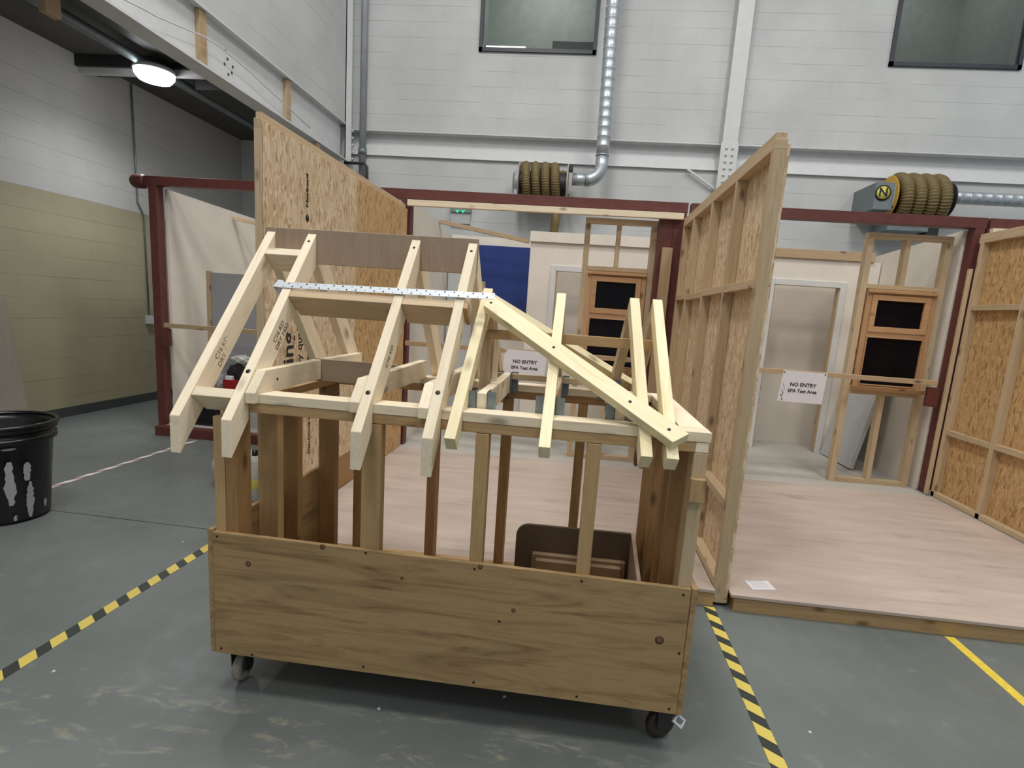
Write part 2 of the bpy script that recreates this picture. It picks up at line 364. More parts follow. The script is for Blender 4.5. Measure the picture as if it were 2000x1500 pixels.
# back wall with two window openings and a recessed steel band
W1 = (-1.90, -.105, 5.45, 7.0); W2 = (4.105, 5.885, 5.405, 6.95)
bm = bmesh.new()
def bw(x0, x1, z0, z1, y0=9.0): boxbm(bm, x0, x1, y0, 9.25, z0, z1)
bw(-5.98, 11, 0, 3.87); bw(-3.96, W1[0], 4.25, 9); bw(W1[1], W2[0], 4.25, 9); bw(W2[1], 11, 4.25, 9)
bw(W1[0], W1[1], 4.25, W1[2]); bw(W1[0], W1[1], W1[3], 9); bw(W2[0], W2[1], 4.25, W2[2]); bw(W2[0], W2[1], W2[3], 9); bw(-5.98, -3.96, 3.87, 9)
struct(put('wall_back', bm_mesh(bm, 'wall_back'), M_['block']))
bm = bmesh.new(); boxbm(bm, -3.96, 11, 9.12, 9.2, 4.02, 4.25)
hexa(bm, [(-3.96, 8.955, 3.87), (11, 8.955, 3.87), (11, 9.2, 3.87), (-3.96, 9.2, 3.87), (-3.96, 9.03, 4.04), (11, 9.03, 4.04), (11, 9.2, 4.04), (-3.96, 9.2, 4.04)])
boxbm(bm, -3.96, 11, 8.965, 9.12, 4.238, 4.258)
struct(put('trim_1', bm_mesh(bm, 'steel_band'), M_['steel_white']))
# mezzanine soffit
bm = bmesh.new(); boxbm(bm, -5.8, -4.16, -1, 9.0, 4.02, 4.12); struct(put('ceiling', bm_mesh(bm, 'ceiling'), M_['ceil']))

def window(n, W, lit):
    x0, x1, z0, z1 = W
    bm = bmesh.new()
    for a in ((x0, x0 + .055, z0, z1), (x1 - .055, x1, z0, z1), (x0, x1, z0, z0 + .055), (x0, x1, z1 - .055, z1)):
        boxbm(bm, a[0], a[1], 8.965, 9.04, a[2], a[3])
    o = struct(put('window_%d' % n, bm_mesh(bm, 'window'), M_['winframe'], None, Matrix.Translation(((x0 + x1) / 2, 9, z0))))
    bm = bmesh.new(); boxbm(bm, x0 + .05, x1 - .05, 9.0, 9.008, z0 + .05, z1 - .05)
    put('pane', bm_mesh(bm, 'pane'), M_['pane'], o, WM[o])
    bm = bmesh.new()   # room behind the glass
    boxbm(bm, x0 - .3, x1 + .3, 11.2, 11.3, z0 - .6, z1 + .9); boxbm(bm, x0 - .4, x0 - .3, 9.25, 11.3, z0 - .6, z1 + .9); boxbm(bm, x1 + .3, x1 + .4, 9.25, 11.3, z0 - .6, z1 + .9)
    boxbm(bm, x0 - .4, x1 + .4, 9.25, 11.3, z1 + .9, z1 + 1.0)
    put('room_lining', bm_mesh(bm, 'room'), plain('office_wall_paint', (.36, .38, .355), .7), o, WM[o])
    return o
win1 = window(1, W1, True); win2 = window(2, W2, False)
area('office_lamp', (-1.0, 10.2, 7.8), 1.2, 60, (.92, 1, .96)); area('office_lamp', (5.0, 10.2, 7.8), 1.2, 26, (.92, 1, .96))
a, b = atY(950, 93, 9.12), atY(1026, 95, 9.12)
tl = tag(tube('tube_light', [a, b], .028, M_['tube'], None), 'glowing white tube light inside the left upper window, at its bottom edge', 'light')
c1, c2 = atY(1080, 86, 9.5), atY(1160, 106, 9.5)
tag(B('dark_cabinet', c1.x, c2.x, 9.4, 9.7, c2.z, c1.z, M_['winframe'], None), 'dark cabinet top showing behind the glass of the left upper window', 'cabinet')

# steel columns on the back wall
bm = bmesh.new()
boxbm(bm, 1.88, 2.10, 8.86, 8.875, 3.2, 9); boxbm(bm, 1.983, 1.997, 8.875, 9.0, 3.2, 9); boxbm(bm, 1.88, 2.10, 8.985, 8.9995, 4.27, 9)
col1 = struct(put('trim_2', bm_mesh(bm, 'column'), M_['steel_white'], None, Matrix.Translation((2, 8.9, 3.2))))
bm = bmesh.new(); boxbm(bm, 1.862, 2.118, 8.845, 8.86, 3.55, 4.24); put('splice_plate', bm_mesh(bm, 'splice', .002), M_['steel_white'], col1, WM[col1])
for i in range(6):
    for sx in (-.045, .045):
        z = 4.16 - i * .095
        lathe('bolt', [(0, .018), (.019, .018), (.019, 0)], M_['steel_white'], col1, Matrix.Translation((1.99 + sx, 8.845, z)) @ Matrix.Rotation(math.pi / 2, 4, 'X'), seg=6)
bm = bmesh.new(); boxbm(bm, -3.965, -3.86, 8.86, 8.875, 3.72, 9); boxbm(bm, -3.965, -3.95, 8.86, 8.999, 3.72, 9)
col2 = struct(put('trim_3', bm_mesh(bm, 'column'), M_['steel_white'], None, Matrix.Translation((-3.9, 8.9, 3.7))))
for i in range(5):
    lathe('bolt', [(0, .02), (.02, .02), (.02, 0)], M_['steel_white'], col2, Matrix.Translation((-3.86, 8.9, 4.2 - i * .105)) @ Matrix.Rotation(math.pi / 2, 4, 'Y'), seg=6)
# column brace bracket below the band
beam('trim_4', (1.42, 8.93, 3.865), (1.86, 8.93, 3.60), .03, .03, M_['steel_white'])['kind'] = 'structure'
# mezzanine edge beam
bm = bmesh.new()
boxbm(bm, -4.15, -3.95, -.8, 8.86, 4.285, 4.303); boxbm(bm, -4.15, -3.93, -.8, 8.86, 3.74, 3.762); boxbm(bm, -4.058, -4.04, -.8, 8.86, 3.76, 4.29)
struct(put('trim_5', bm_mesh(bm, 'edge_beam'), M_['steel_white'], None, Matrix.Translation((-4.05, 4, 3.74))))
for i, (y, lab) in enumerate([(5.60, 'upright timber packer on white steel beam, nearest the camera'), (7.22, 'upright timber packer on white steel beam, middle of the three')]):
    tag(B('timber_packer', -4.038, -3.985, y - .05, y + .05, 3.765, 4.28, M_['batten']), lab, 'timber packer', 'timber packers on the mezzanine beam')
tag(B('timber_packer', -4.0, -3.95, 7.90, 8.0, 3.56, 3.738, M_['batten']), 'short timber packer hanging under the white steel beam near the corner', 'timber packer', 'timber packers on the mezzanine beam')
tag(B('timber_packer', -4.33, -4.27, 4.20, 4.33, 3.57, 4.0, M_['batten']), 'short timber packer hanging from the dark soffit at top left', 'timber packer', 'timber packers on the mezzanine beam')
cab = [atX(x / 2.857, y / 2.857, -3.935) for x, y in [(640, -25), (700, 0), (790, 45), (870, 90), (1000, 145), (1130, 200), (1220, 255), (1300, 320), (1400, 405), (1500, 500), (1620, 610), (1730, 715)]]
tag(tube('cable', cab, .008, M_['steel_white'], None, 6), 'thin white cable sagging along the white steel beam', 'cable')
for y, z in ((6.02, 4.10), (6.05, 4.03), (6.0, 3.96), (6.12, 3.92), (6.06, 3.88), (6.14, 3.99)):
    lathe('bolt_hole_disc', [(0, .004), (.014, .004), (.014, 0)], M_['dark'], bpy.data.objects['trim_5'], Matrix.Translation((-4.0395, y, z)) @ Matrix.Rotation(math.pi / 2, 4, 'Y'), 12)  # dark discs on the web, painting the shade inside its bolt holes
# under the mezzanine
tag(tube('service_pipe', [(-4.78, 2.5, 3.86), (-4.78, 8.9, 3.86)], .05, M_['galv_dull'], None, 16), 'grey service pipe running under the mezzanine soffit past the round lamp', 'pipe')
tag(B('cable_tray', -4.62, -4.36, 1.0, 5.9, 3.92, 3.99, M_['dark'], None), 'dark cable tray fixed under the mezzanine soffit at top left', 'cable tray')
tag(B('cable_tray', -4.60, -4.22, 6.3, 8.9, 3.80, 3.9, M_['dark'], None), 'dark cable tray under the soffit beyond the round lamp', 'cable tray')
tag(tube('service_pipe', [(-4.22, 1.5, 3.96), (-4.22, 8.9, 3.96)], .04, M_['dark'], None, 12), 'thin dark pipe under the soffit close to the white steel beam', 'pipe')
struct(B('trim_6', -5.8, -4.17, 6.04, 6.11, 3.84, 3.91, M_['white'], bev=0)); struct(B('trim_7', -5.8, -4.17, 6.0, 6.3, 3.90, 4.02, M_['dark'], bev=0))
lm = thing('round_ceiling_lamp', (-4.76, 5.86, 3.78), 'round glowing white ceiling lamp under the mezzanine soffit', 'ceiling light')
lathe('housing', [(0, .04), (.19, .04), (.2, .0), (.19, -.004)], M_['steel_white'], lm, Matrix.Translation((-4.74, 5.86, 3.80)))
lathe('diffuser', [(.19, 0), (.185, -.04), (.15, -.085), (.08, -.105), (0, -.11)], M_['lamp'], lm, Matrix.Translation((-4.74, 5.86, 3.80)))
l = bpy.data.lights.new('lamp_glow', 'SPOT'); l.energy = 120; l.color = (.96, .97, 1); l.spot_size = math.radians(160); l.spot_blend = 1; l.shadow_soft_size = .15
lo = bpy.data.objects.new('lamp_glow', l); COL.objects.link(lo); lo.location = (-4.74, 5.86, 3.66)
cd = thing('conduit', (-5.78, 6.78, 2.9), 'thin grey conduit running down the left wall with a switch box at its foot', 'conduit')
tube('pipe_run', [(-5.78, 6.75, 4.0), (-5.78, 6.77, 2.6), (-5.78, 6.86, 2.45), (-5.78, 6.87, 1.15)], .011, M_['galv_dull'], cd, 8)
B('switch_box', -5.8, -5.74, 6.82, 6.92, 1.05, 1.16, M_['white'], cd)
# drain pipe in the corner and small dark pipe
dp = thing('drainpipe', (-3.69, 8.93, 3.2), 'grey vertical drainpipe in the corner beside the white steel column', 'drainpipe')
tube('pipe_run', [(-3.70, 8.93, 3.1), (-3.70, 8.93, 9)], .052, plain('grey_pipe_plastic', (.27, .29, .31), .45), dp, 16)
lathe('pipe_collar', [(.052, 0), (.066, 0), (.066, .09), (.052, .09)], M_['galv_dull'], dp, Matrix.Translation((-3.70, 8.93, 3.86)))
tag(tube('thin_pipe', [(-3.95, 8.82, 3.70), (-3.62, 8.82, 3.70), (-3.575, 8.82, 3.65), (-3.565, 8.82, 3.0)], .022, M_['dark'], None, 8), 'thin dark bent pipe under the drainpipe collar in the corner', 'pipe')

# ------------------------------------------------------------------ ducts and hose reels
def spiral_duct(name, p0, p1, r, lab, parent=None, step=.13):
    bm = bmesh.new(); p0, p1 = Vector(p0), Vector(p1); L = (p1 - p0).length; pts = []; rr = []; n = int(L / step)
    for i in range(n):
        a = p0.lerp(p1, i / n); b = p0.lerp(p1, (i + .90) / n); c = p0.lerp(p1, (i + .95) / n)
        pts += [a, b, c]; rr += [r, r, r * 1.045]
    tubebm(bm, pts + [p1], rr + [r], 28)
    return put(name, bm_mesh(bm, name), M_['galv'], parent, Matrix.Translation(p0))
d1 = thing('spiral_duct', (.10, 8.6, 3.55), 'shiny galvanised spiral duct dropping beside the left upper window to the hose reel', 'duct')
spiral_duct('riser', (.115, 8.55, 3.90), (.035, 8.55, 9), .095, '', d1)
arc = [Vector((-.085 + .20 * math.sin(t), 8.55, 3.75 - .20 * math.cos(t))) for t in np.linspace(0, math.pi / 2, 9)]
tube('elbow', arc + [Vector((.115, 8.55, 3.92))], .092, M_['galv'], d1, 24)
tube('branch', [(-.30, 8.55, 3.55), (-.085, 8.55, 3.55)], .088, M_['galv'], d1, 24)
for p, ax in (((-.085, 8.55, 3.55), 'Y'), ((.115, 8.55, 3.90), 'Z')):
    lathe('joint_ring', [(.09, -.008), (.101, -.008), (.101, .008), (.09, .008)], M_['galv'], d1, Matrix.Translation(p) @ (Matrix.Rotation(math.pi / 2, 4, 'Y') if ax == 'Y' else Matrix.Identity(4)), seg=24)
d2 = thing('spiral_duct', (6, 8.6, 3.55), 'galvanised spiral duct running right from the yellow-ended hose reel', 'duct')
spiral_duct('branch', (5.02, 8.6, 3.56), (11, 8.6, 3.56), .085, '', d2)
def reel(cx, cz, W, R, lab, sidemat, r=.070, turns=3.9, dk=.85):
    t = thing('hose_reel', (cx, 8.6, cz), lab, 'hose reel', 'exhaust hose reels on the back wall')
    bm = bmesh.new(); n = int(turns * 150); pts = []; rr = []
    for i in range(n + 1):
        a = 2 * math.pi * turns * i / n; x = cx - W / 2 + r + (W - 2 * r) * i / n
        pts.append((x, 8.6 - R * math.sin(a), cz + R * math.cos(a))); rr.append(r * (1.0, 1.0, .80)[i % 3])
    tubebm(bm, pts, rr, 12); put('coiled_hose', bm_mesh(bm, 'hose'), M_['hose'], t, Matrix.Translation((cx, 8.6, cz)))
    for s in (-1, 1):
        Mx = Matrix.Translation((cx + s * (W / 2 + .012), 8.6, cz)) @ Matrix.Rotation(math.pi / 2 * s, 4, 'Y')
        dr_ = R + r * (dk if s < 0 or dk > .8 else -.3)
        lathe('side_disc', [(0, .01), (dr_ - .01, .01), (dr_, 0), (dr_ - .01, -.01), (0, -.01)], sidemat if (s < 0 or dk > .8) else M_['dark'], t, Mx)
    lathe('drum', [(R - r, -W / 2), (R - r, W / 2)], M_['dark'], t, Matrix.Translation((cx, 8.6, cz)) @ Matrix.Rotation(math.pi / 2, 4, 'Y'))
    return t
r1 = reel(-.73, 3.48, .70, .235, 'brown ribbed hose coiled on a reel below the shiny vertical duct', plain('reel_flange', (.50, .44, .38), .4, .4))
B('mount_box', -1.15, -1.10, 8.45, 9.0, 3.25, 3.60, M_['galv'], r1); B('bracket', -.36, -.335, 8.70, 9.0, 3.27, 3.37, M_['galv_dull'], r1); B('bracket', -.355, -.30, 8.5, 8.62, 3.66, 3.74, M_['dark'], r1)
lathe('hub', [(0, .05), (.16, .05), (.19, 0), (.19, -.01)], M_['galv'], r1, Matrix.Translation((-1.13, 8.6, 3.46)) @ Matrix.Rotation(-math.pi / 2, 4, 'Y'))
tag(tube('hose_tail', [(-.50, 8.6, 3.15), (-.51, 8.62, 2.9), (-.56, 8.66, 2.45), (-.56, 8.7, 1.6), (-.56, 8.7, .12)], .065, M_['hose'], None, 14), 'dark hose hanging down behind the plasterboard from the left hose reel', 'hose')
r2 = reel(4.60, 3.50, .78, .27, 'brown ribbed hose coiled on a yellow-ended reel at the right', M_['yellow'], r=.086, turns=3.7, dk=.45)
B('mount_box', 3.92, 4.17, 8.36, 9.0, 3.30, 3.66, M_['galv_dull'], r2)
pl = B('logo_disc_plate', 4.17, 4.185, 8.36, 8.84, 3.36, 3.64, M_['galv'], r2)
MD = Matrix.Translation((4.02, 8.352, 3.52)) @ Matrix.Rotation(math.pi / 2, 4, 'X')
lathe('badge_ring', [(0, .004), (.105, .004), (.105, 0)], M_['print'], r2, MD); lathe('badge', [(0, .008), (.085, .008), (.085, 0)], M_['label_yellow'], r2, MD)
text('badge_emblem', 'N', (4.02, 8.342, 3.52), (1, 0, 0), (0, 0, 1), .16, M_['print'], r2, bold=.004)
B('motor_box', 4.2, 4.75, 8.45, 8.9, 3.05, 3.18, M_['galv_dull'], r2); B('rubber_stop', 4.74, 4.92, 8.5, 8.7, 3.0, 3.16, M_['dark'], r2)

# exit sign on the back wall
ex = thing('exit_sign_unit', (-2.05, 8.97, 3.0), 'small emergency light unit with green arrows on the back wall', 'exit sign')
B('housing', -2.21, -1.90, 8.93, 9.0, 2.88, 3.05, M_['grey_board'], ex); B('top_cover', -2.22, -1.89, 8.90, 8.99, 3.05, 3.15, M_['galv_dull'], ex)
for sx in (-1, 1):
    x = -2.055 + .045 * sx
    prism('green_symbol', [(x - .035, 8.895, 3.09), (x, 8.895, 3.04), (x + .035, 8.895, 3.09), (x, 8.895, 3.07)], (0, -.006, 0), M_['green'], ex, bev=0)

# ================================================================== red steel frame and mock rooms
rf = thing('red_steel_frame', (-.5, 5.45, 0), 'long oxide-red steel portal frame standing behind the timber partitions', 'steel frame')
def redpost(x0, x1, y0=5.38, y1=5.48, z0=.10, z1=2.56): return B('post', x0, x1, y0, y1, z0, z1, M_['red'], rf)
redpost(-4.475, -4.39, z0=0); redpost(-1.83, -1.735); redpost(.66, .787); redpost(.789, .90); redpost(3.42, 3.50); redpost(3.52, 3.57)
for x0, x1 in ((-4.52, .905), (.935, 3.51), (3.535, 6.0)):
    B('beam', x0, x1, 5.38, 5.48, 2.56, 2.65, M_['red'], rf)
B('base_rail', -4.37, -1.85, 5.2, 5.3, 0, .10, M_['red'], rf)
lathe('end_cap', [(0, 0), (.055, 0), (.07, .03), (.07, .12), (.05, .15), (0, .15)], M_['red'], rf, Matrix.Translation((-4.53, 5.43, 2.60)) @ Matrix.Rotation(-math.pi / 2, 4, 'Y'), seg=20)
for x0, x1 in ((-4.355, -4.28), (3.26, 3.36)):
    B('rail_bracket', x0, x1, 5.34, 5.38, .94, 1.12, M_['red'], rf)

# decks
def platform(name, x0, x1, y0, y1, label, z=.102):
    t = thing(name, ((x0 + x1) / 2, (y0 + y1) / 2, 0), label, 'platform', 'raised plywood platforms')
    B('deck', x0, x1, y0, y1, z - .018, z, M_['deck'], t)
    B('edge_joist', x0 + .02, x1, y0 + .01, y0 + .055, 0, z - .018, M_['old'], t)
    for k in range(3):
        xx = x0 + .02 + (x1 - x0 - .1) * k / 2; B('cross_joist', xx, xx + .045, y0 + .06, y1, 0, z - .018, M_['old'], t)
    return t
platform('plywood_platform', .948, 3.43, 2.872, 5.27, 'raised pinkish plywood platform right of the central stud partition')
platform('plywood_platform', -1.748, .868, 2.90, 5.27, 'raised pinkish plywood platform behind the trolley, between two partitions')
for x0, x1, lab in ((-1.82, .88, 'pale grey worn floorboards of the middle mock room'), (.90, 3.39, 'pale grey worn floorboards of the right mock room with leaning board')):
    tag(B('boarded_floor', x0, x1, 5.275, 7.5, 0, .10, M_['vinyl'], bev=0, axis=0), lab, 'floor')
tag(B('boarded_floor', -4.33, -1.86, 5.31, 7.5, 0, .10, M_['plate_grey'], bev=0), 'grey floor of the left mock room behind the red base rail', 'floor')

# plasterboard walls of the mock rooms
def dry(name, pts, vec, lab, mat='drywall'):
    return tag(prism(name, pts, vec, M_[mat], None, along=(0, 0, 1), bev=0), lab, 'partition wall')
dry('plasterboard_wall', [(-4.35, 5.485, .10), (-4.35, 7.5, .10), (-4.35, 7.5, 2.50), (-4.35, 5.485, 2.545)], (-.03, 0, 0), 'pale plasterboard side wall right of the leftmost red post')
dry('plasterboard_wall', [(-1.80, 5.48, .10), (-1.80, 7.26, .10), (-1.80, 7.26, 2.40), (-1.80, 6.72, 2.56), (-1.80, 6.0, 2.60), (-1.80, 5.48, 2.53)], (-.03, 0, 0), 'pale plasterboard side wall with ragged top behind left partition')
dry('plasterboard_wall', [(3.395, 5.49, .10), (3.395, 7.5, .10), (3.395, 7.5, 2.45), (3.395, 5.49, 2.555)], (.10, 0, 0), 'pale plasterboard side wall left of the rightmost red post')
dry('plasterboard_wall', [(-1.77, 7.27, .10), (.80, 7.27, .10), (.80, 7.27, 2.46), (-1.77, 7.27, 2.49)], (0, .03, 0), 'plasterboard back wall of the middle mock room above the blue board')
dry('plasterboard_wall', [(.95, 7.27, .10), (3.385, 7.27, .10), (3.385, 7.27, 2.34), (.95, 7.27, 2.34)], (0, .03, 0), 'beige plasterboard seen through the right doorway')
dry('plasterboard_wall', [(-4.31, 7.27, .10), (-1.86, 7.27, .10), (-1.86, 7.27, 2.30), (-4.31, 7.27, 2.30)], (0, .03, 0), 'plasterboard back wall of the left mock room behind the milky sheet')
def doorwall(x0, x1, ox0, ox1, oz, top, lab):
    t = thing('doorway_wall', ((x0 + x1) / 2, 6.82, .1), lab, 'partition wall', 'plasterboard walls with doorways')
    B('plasterboard', x0, ox0, 6.8, 6.87, .10, top, M_['drywall'], t, 0); B('plasterboard', ox1, x1, 6.8, 6.87, .10, top, M_['drywall'], t, 0)
    B('plasterboard', ox0, ox1, 6.8, 6.87, oz, top, M_['drywall'], t, 0)
    B('architrave', ox0 - .07, ox0, 6.782, 6.80, .10, oz + .07, M_['white_trim'], t, .004); B('architrave', ox1, ox1 + .07, 6.782, 6.80, .10, oz + .07, M_['white_trim'], t, .004)
    B('architrave', ox0, ox1, 6.782, 6.80, oz, oz + .07, M_['white_trim'], t, .004)
    B('door_jamb', ox0, ox0 + .012, 6.8, 6.88, .10, oz, M_['batten'], t); B('door_jamb', ox1 - .012, ox1, 6.8, 6.88, .10, oz, M_['batten'], t)
    return t
dr = doorwall(1.30, 3.385, 2.235, 2.975, 2.075, 2.385, 'plasterboard wall with white door surround at the right')
B('head_plate', 1.30, 3.30, 6.775, 6.87, 2.387, 2.49, M_['batten'], dr)
dm = doorwall(-.68, .79, -.345, .38, 2.07, 2.40, 'plasterboard wall with doorway behind the window stud frame in the middle room')
B('upper_strip', -.69, .79, 6.77, 6.87, 2.402, 2.52, M_['drywall'], dm)
bb = atY(935, 479, 7.24); be = atY(1037, 486, 7.24)
tag(B('blue_board', -1.40, -.71, 7.235, 7.268, 1.48, 2.375, M_['blue']), 'plain deep blue board on the back wall of the middle mock room', 'board')
tag(beam('brace_batten', (-1.79, 6.70, 2.56), (-.70, 6.82, 2.40), .045, .045, M_['batten']), 'thin sloping batten above the blue board', 'batten')
tag(beam('brace_batten', (-4.33, 6.55, 2.44), (-3.2, 6.75, 2.28), .045, .045, M_['batten']), 'thin sloping batten against the left mock room wall, left of the tall partition', 'batten')
tag(B('pale_board', -1.76, -1.44, 7.17, 7.212, .12, 2.12, M_['grey_board']), 'pale grey board against the back wall seen between the trolley rafters', 'board')
tag(B('upright_batten', -1.30, -1.25, 7.0, 7.04, .10, 1.9, M_['batten']), 'upright batten seen between the trolley rafters in front of pale board', 'batten')
# cupboard with sink-like dark strip low at the back of the middle room
cu = thing('low_cupboard', (-.75, 7.0, .1), 'low white cupboard with dark plinth at the back of the middle room', 'cupboard')
B('carcass', -1.10, -.30, 6.90, 7.2, .22, .62, M_['white_trim'], cu); B('plinth', -1.10, -.30, 6.93, 7.2, .10, .22, M_['black'], cu)
B('worktop', -1.12, -.28, 6.88, 7.2, .62, .65, M_['grey_board'], cu)
gt = thing('wall_panel_unit', (-1.0, 7.2, .9), 'grey framed panel unit seen between trolley rafters under the rail', 'panel')
B('panel', -1.35, -1.08, 7.12, 7.165, .45, 1.10, plain('mid_grey_panel', (.16, .16, .155), .5), gt); B('edge_strip', -1.37, -1.06, 7.115, 7.167, 1.10, 1.13, M_['white_trim'], gt)

def window_frame(x0, x1, lab, wx0, wx1, wz0, wz1, mull):
    """stud frame with a two-light timber window"""
    t = thing('stud_window_frame', ((x0 + x1) / 2, 5.54, .1), lab, 'stud frame', 'stud frames holding windows')
    y0, y1 = 5.52, 5.60
    B('stud', x0, x0 + .055, y0, y1, .10, 2.449, M_['stud'], t); B('stud', x1 - .055, x1, y0, y1, .10, 2.449, M_['stud'], t)
    B('head_plate', x0, x1, y0, y1, 2.45, 2.50, M_['stud'], t); B('sole_plate', x0 + .055, x1 - .055, y0, y1, .10, .145, M_['stud'], t)
    B('lintel', x0 + .055, x1 - .055, y0, y1, wz1 + .004, wz1 + .044, M_['stud'], t); B('stud', mull - .022, mull + .022, y0, y1, wz1 + .044, 2.45, M_['stud'], t)
    B('sill_plate', x0 + .055, x1 - .055, y0, y1, wz0 - .05, wz0 - .004, M_['stud'], t)
    for xx in (mull + .01, ): B('stud', xx - .022, xx + .022, y0, y1, .145, wz0 - .05, M_['stud'], t)
    wf = B('window_unit', wx0, wx0 + .045, 5.50, 5.58, wz0, wz1, M_['joinery'], t)
    B('window_stile', wx1 - .045, wx1, 5.50, 5.58, wz0, wz1, M_['joinery'], t)
    zm = wz0 + (wz1 - wz0) * .56
    for z0, z1 in ((wz1 - .05, wz1), (zm - .02, zm + .02), (wz0, wz0 + .04)): B('window_rail', wx0 + .045, wx1 - .045, 5.50, 5.58, z0, z1, M_['joinery'], t)
    B('window_sill', wx0 - .02, wx1 + .02, 5.45, 5.50, wz0 - .005, wz0 + .035, M_['joinery'], t)
    B('drip_mould', wx0, wx1, 5.475, 5.50, wz1 - .035, wz1 - .012, M_['joinery'], t)
    for k, (z0, z1) in enumerate(((zm + .022, wz1 - .052), (wz0 + .042, zm - .022))):
        a0, a1 = wx0 + .047, wx1 - .047; s = .05 if k == 0 else .012
        bm = bmesh.new()
        for q in ((a0, a0 + s, z0, z1), (a1 - s, a1, z0, z1), (a0 + s, a1 - s, z1 - s, z1), (a0 + s, a1 - s, z0, z0 + s)): boxbm(bm, q[0], q[1], 5.49, 5.55, q[2], q[3])
        sa = put('casement', bm_mesh(bm, 'casement', .002), M_['joinery'], t, Matrix.Translation((wx0, 5.5, z0)))
        bm = bmesh.new(); boxbm(bm, a0 + s, a1 - s, 5.515, 5.522, z0 + s, z1 - s); put('glass_pane', bm_mesh(bm, 'pane'), M_['glass_dark'], sa, WM[sa])
    return t
window_frame(2.60, 3.345, 'stud frame holding a two-light timber window in the right mock room', 2.665, 3.28, 1.04, 1.99, 2.96)
window_frame(-.03, .665, 'stud frame holding a timber window with black panes in the middle mock room', .03, .605, 1.02, 2.00, .30)
tag(B('side_board', .67, .70, 5.52, 5.62, .10, 2.52, M_['white']), 'narrow white board edge between middle window frame and red posts', 'board')
tag(B('upright_timber', .70, .795, 5.30, 5.345, .105, 2.23, M_['batten']), 'upright timber offcut fixed on the middle red post', 'timber')
lb = tag(beam('leaning_board', (3.055, 6.40, .108), (3.30, 6.42, 1.36), .72, .045, M_['grey_board'], None, up=Vector((1, 0, 0))), 'pale grey board leaning against the right mock room wall', 'board')
tag(beam('header_timber', (-1.75, 5.345, 2.513), (.865, 5.345, 2.518), .05, .055, M_['pine']), 'long pale header timber under the red beam in the middle bay', 'timber')
# guard rails and notices
def rail(x0, x1, z, lab): return tag(B('guard_rail', x0, x1, 5.335, 5.375, z - .045, z, M_['batten']), lab, 'rail', 'timber guard rails across the mock rooms')
rail(.955, 3.33, 1.185, 'timber guard rail across the right mock room behind the notice')
rail(-1.735, .655, 1.185, 'timber guard rail across the middle mock room, seen through the trolley rafters')
rail(-4.33, -1.84, 1.18, 'timber guard rail across the left mock room')
def sign(x0, x1, z0, z1, lab, scr):
    t = thing('paper_notice', ((x0 + x1) / 2, 5.33, z0), lab, 'notice', 'no entry notices')
    c = (x0 + x1) / 2
    prism('sheet', [(x0 - .01, 5.328, z0), (x1 - .012, 5.328, z0 - .005), (x1, 5.328, z1 - .003), (x0 + .01, 5.328, z1 + .003)], (0, .003, 0), M_['paper'], t, bev=0)
    text('lettering', 'NO ENTRY', (c, 5.327, z0 + .165), (1, 0, 0), (0, 0, 1), .048, M_['print'], t, bold=.0012)
    text('lettering', 'EPA Test Area', (c, 5.327, z0 + .105), (1, 0, 0), (0, 0, 1), .044, M_['print'], t, bold=.001)
    for px, pz in ((x0 + .02, z1 - .015), (x1 - .02, z1 - .015), (x0 + .03, z0 + .02)):
        lathe('drawing_pin', [(0, .004), (.006, .003), (.006, 0)], M_['screw'], t, Matrix.Translation((px, 5.327, pz)) @ Matrix.Rotation(math.pi / 2, 4, 'X'), seg=10)
    if scr:
        for (a, b, c_, d) in ((.02, .17, .04, .11), (.015, .11, .035, .07), (.012, .07, .03, .03), (.03, .09, .012, .05)):
            tube('scribble', [(x0 + a, 5.326, z0 + b), (x0 + (a + c_) / 2 + .006, 5.326, z0 + (b + d) / 2), (x0 + c_, 5.326, z0 + d)], .0014, M_['print'], t, 5)
    return t
sign(1.935, 2.345, .885, 1.178, 'white NO ENTRY notice on the right guard rail with pen scribbles at its left edge', True)
sign(-.725, -.30, .90, 1.178, 'white NO ENTRY notice on the middle guard rail, seen through the trolley roof', False)

# left mock room contents
ps = thing('milky_sheet_frame', (-3.6, 5.55, .4), 'timber frame with milky grey plastic sheet in the left mock room', 'framed sheet')
B('stile', -4.035, -3.995, 5.60, 5.64, .10, 1.755, M_['batten'], ps); B('stile', -3.15, -3.11, 5.60, 5.64, .10, 1.70, M_['batten'], ps)
B('sheet', -3.99, -3.155, 5.615, 5.622, .32, 1.74, M_['poly'], ps, 0); B('rail', -3.995, -3.15, 5.60, 5.64, .28, .32, M_['batten'], ps)
tag(B('white_offcut', -3.06, -2.96, 5.50, 5.53, .10, 1.12, M_['white_trim']), 'white upright offcut behind the left guard rail', 'board')
def blob(name, c, s, mat, lab, cat, seed, amp=.25, sub=3):
    random.seed(seed); bm = bmesh.new(); bmesh.ops.create_icosphere(bm, subdivisions=sub, radius=1)
    ph = [random.uniform(0, 6) for _ in range(6)]
    for v in bm.verts:
        n = v.co.copy(); k = 1 + amp * (math.sin(3 * n.x + ph[0]) * math.sin(4 * n.y + ph[1]) + .5 * math.sin(7 * n.z + ph[2]) * math.cos(6 * n.x + ph[3]))
        v.co = Vector((n.x * s[0] * k, n.y * s[1] * k, max(n.z * k, -.75) * s[2]))
    for f in bm.faces: f.smooth = amp < .3
    M = Matrix.Translation(c); bm.transform(M); return tag(put(name, bm_mesh(bm, name), M_[mat], None, M), lab, cat)
p = atY(470, 745, 5.0)
wt = thing('narrow_shelf_table', (-3.5, 5.5, .1), 'narrow grey table with clutter behind the left guard rail', 'table')
zt = atY(450, 762, 5.5).z
B('top', -3.80, -3.10, 5.40, 5.58, zt - .03, zt, M_['grey_board'], wt)
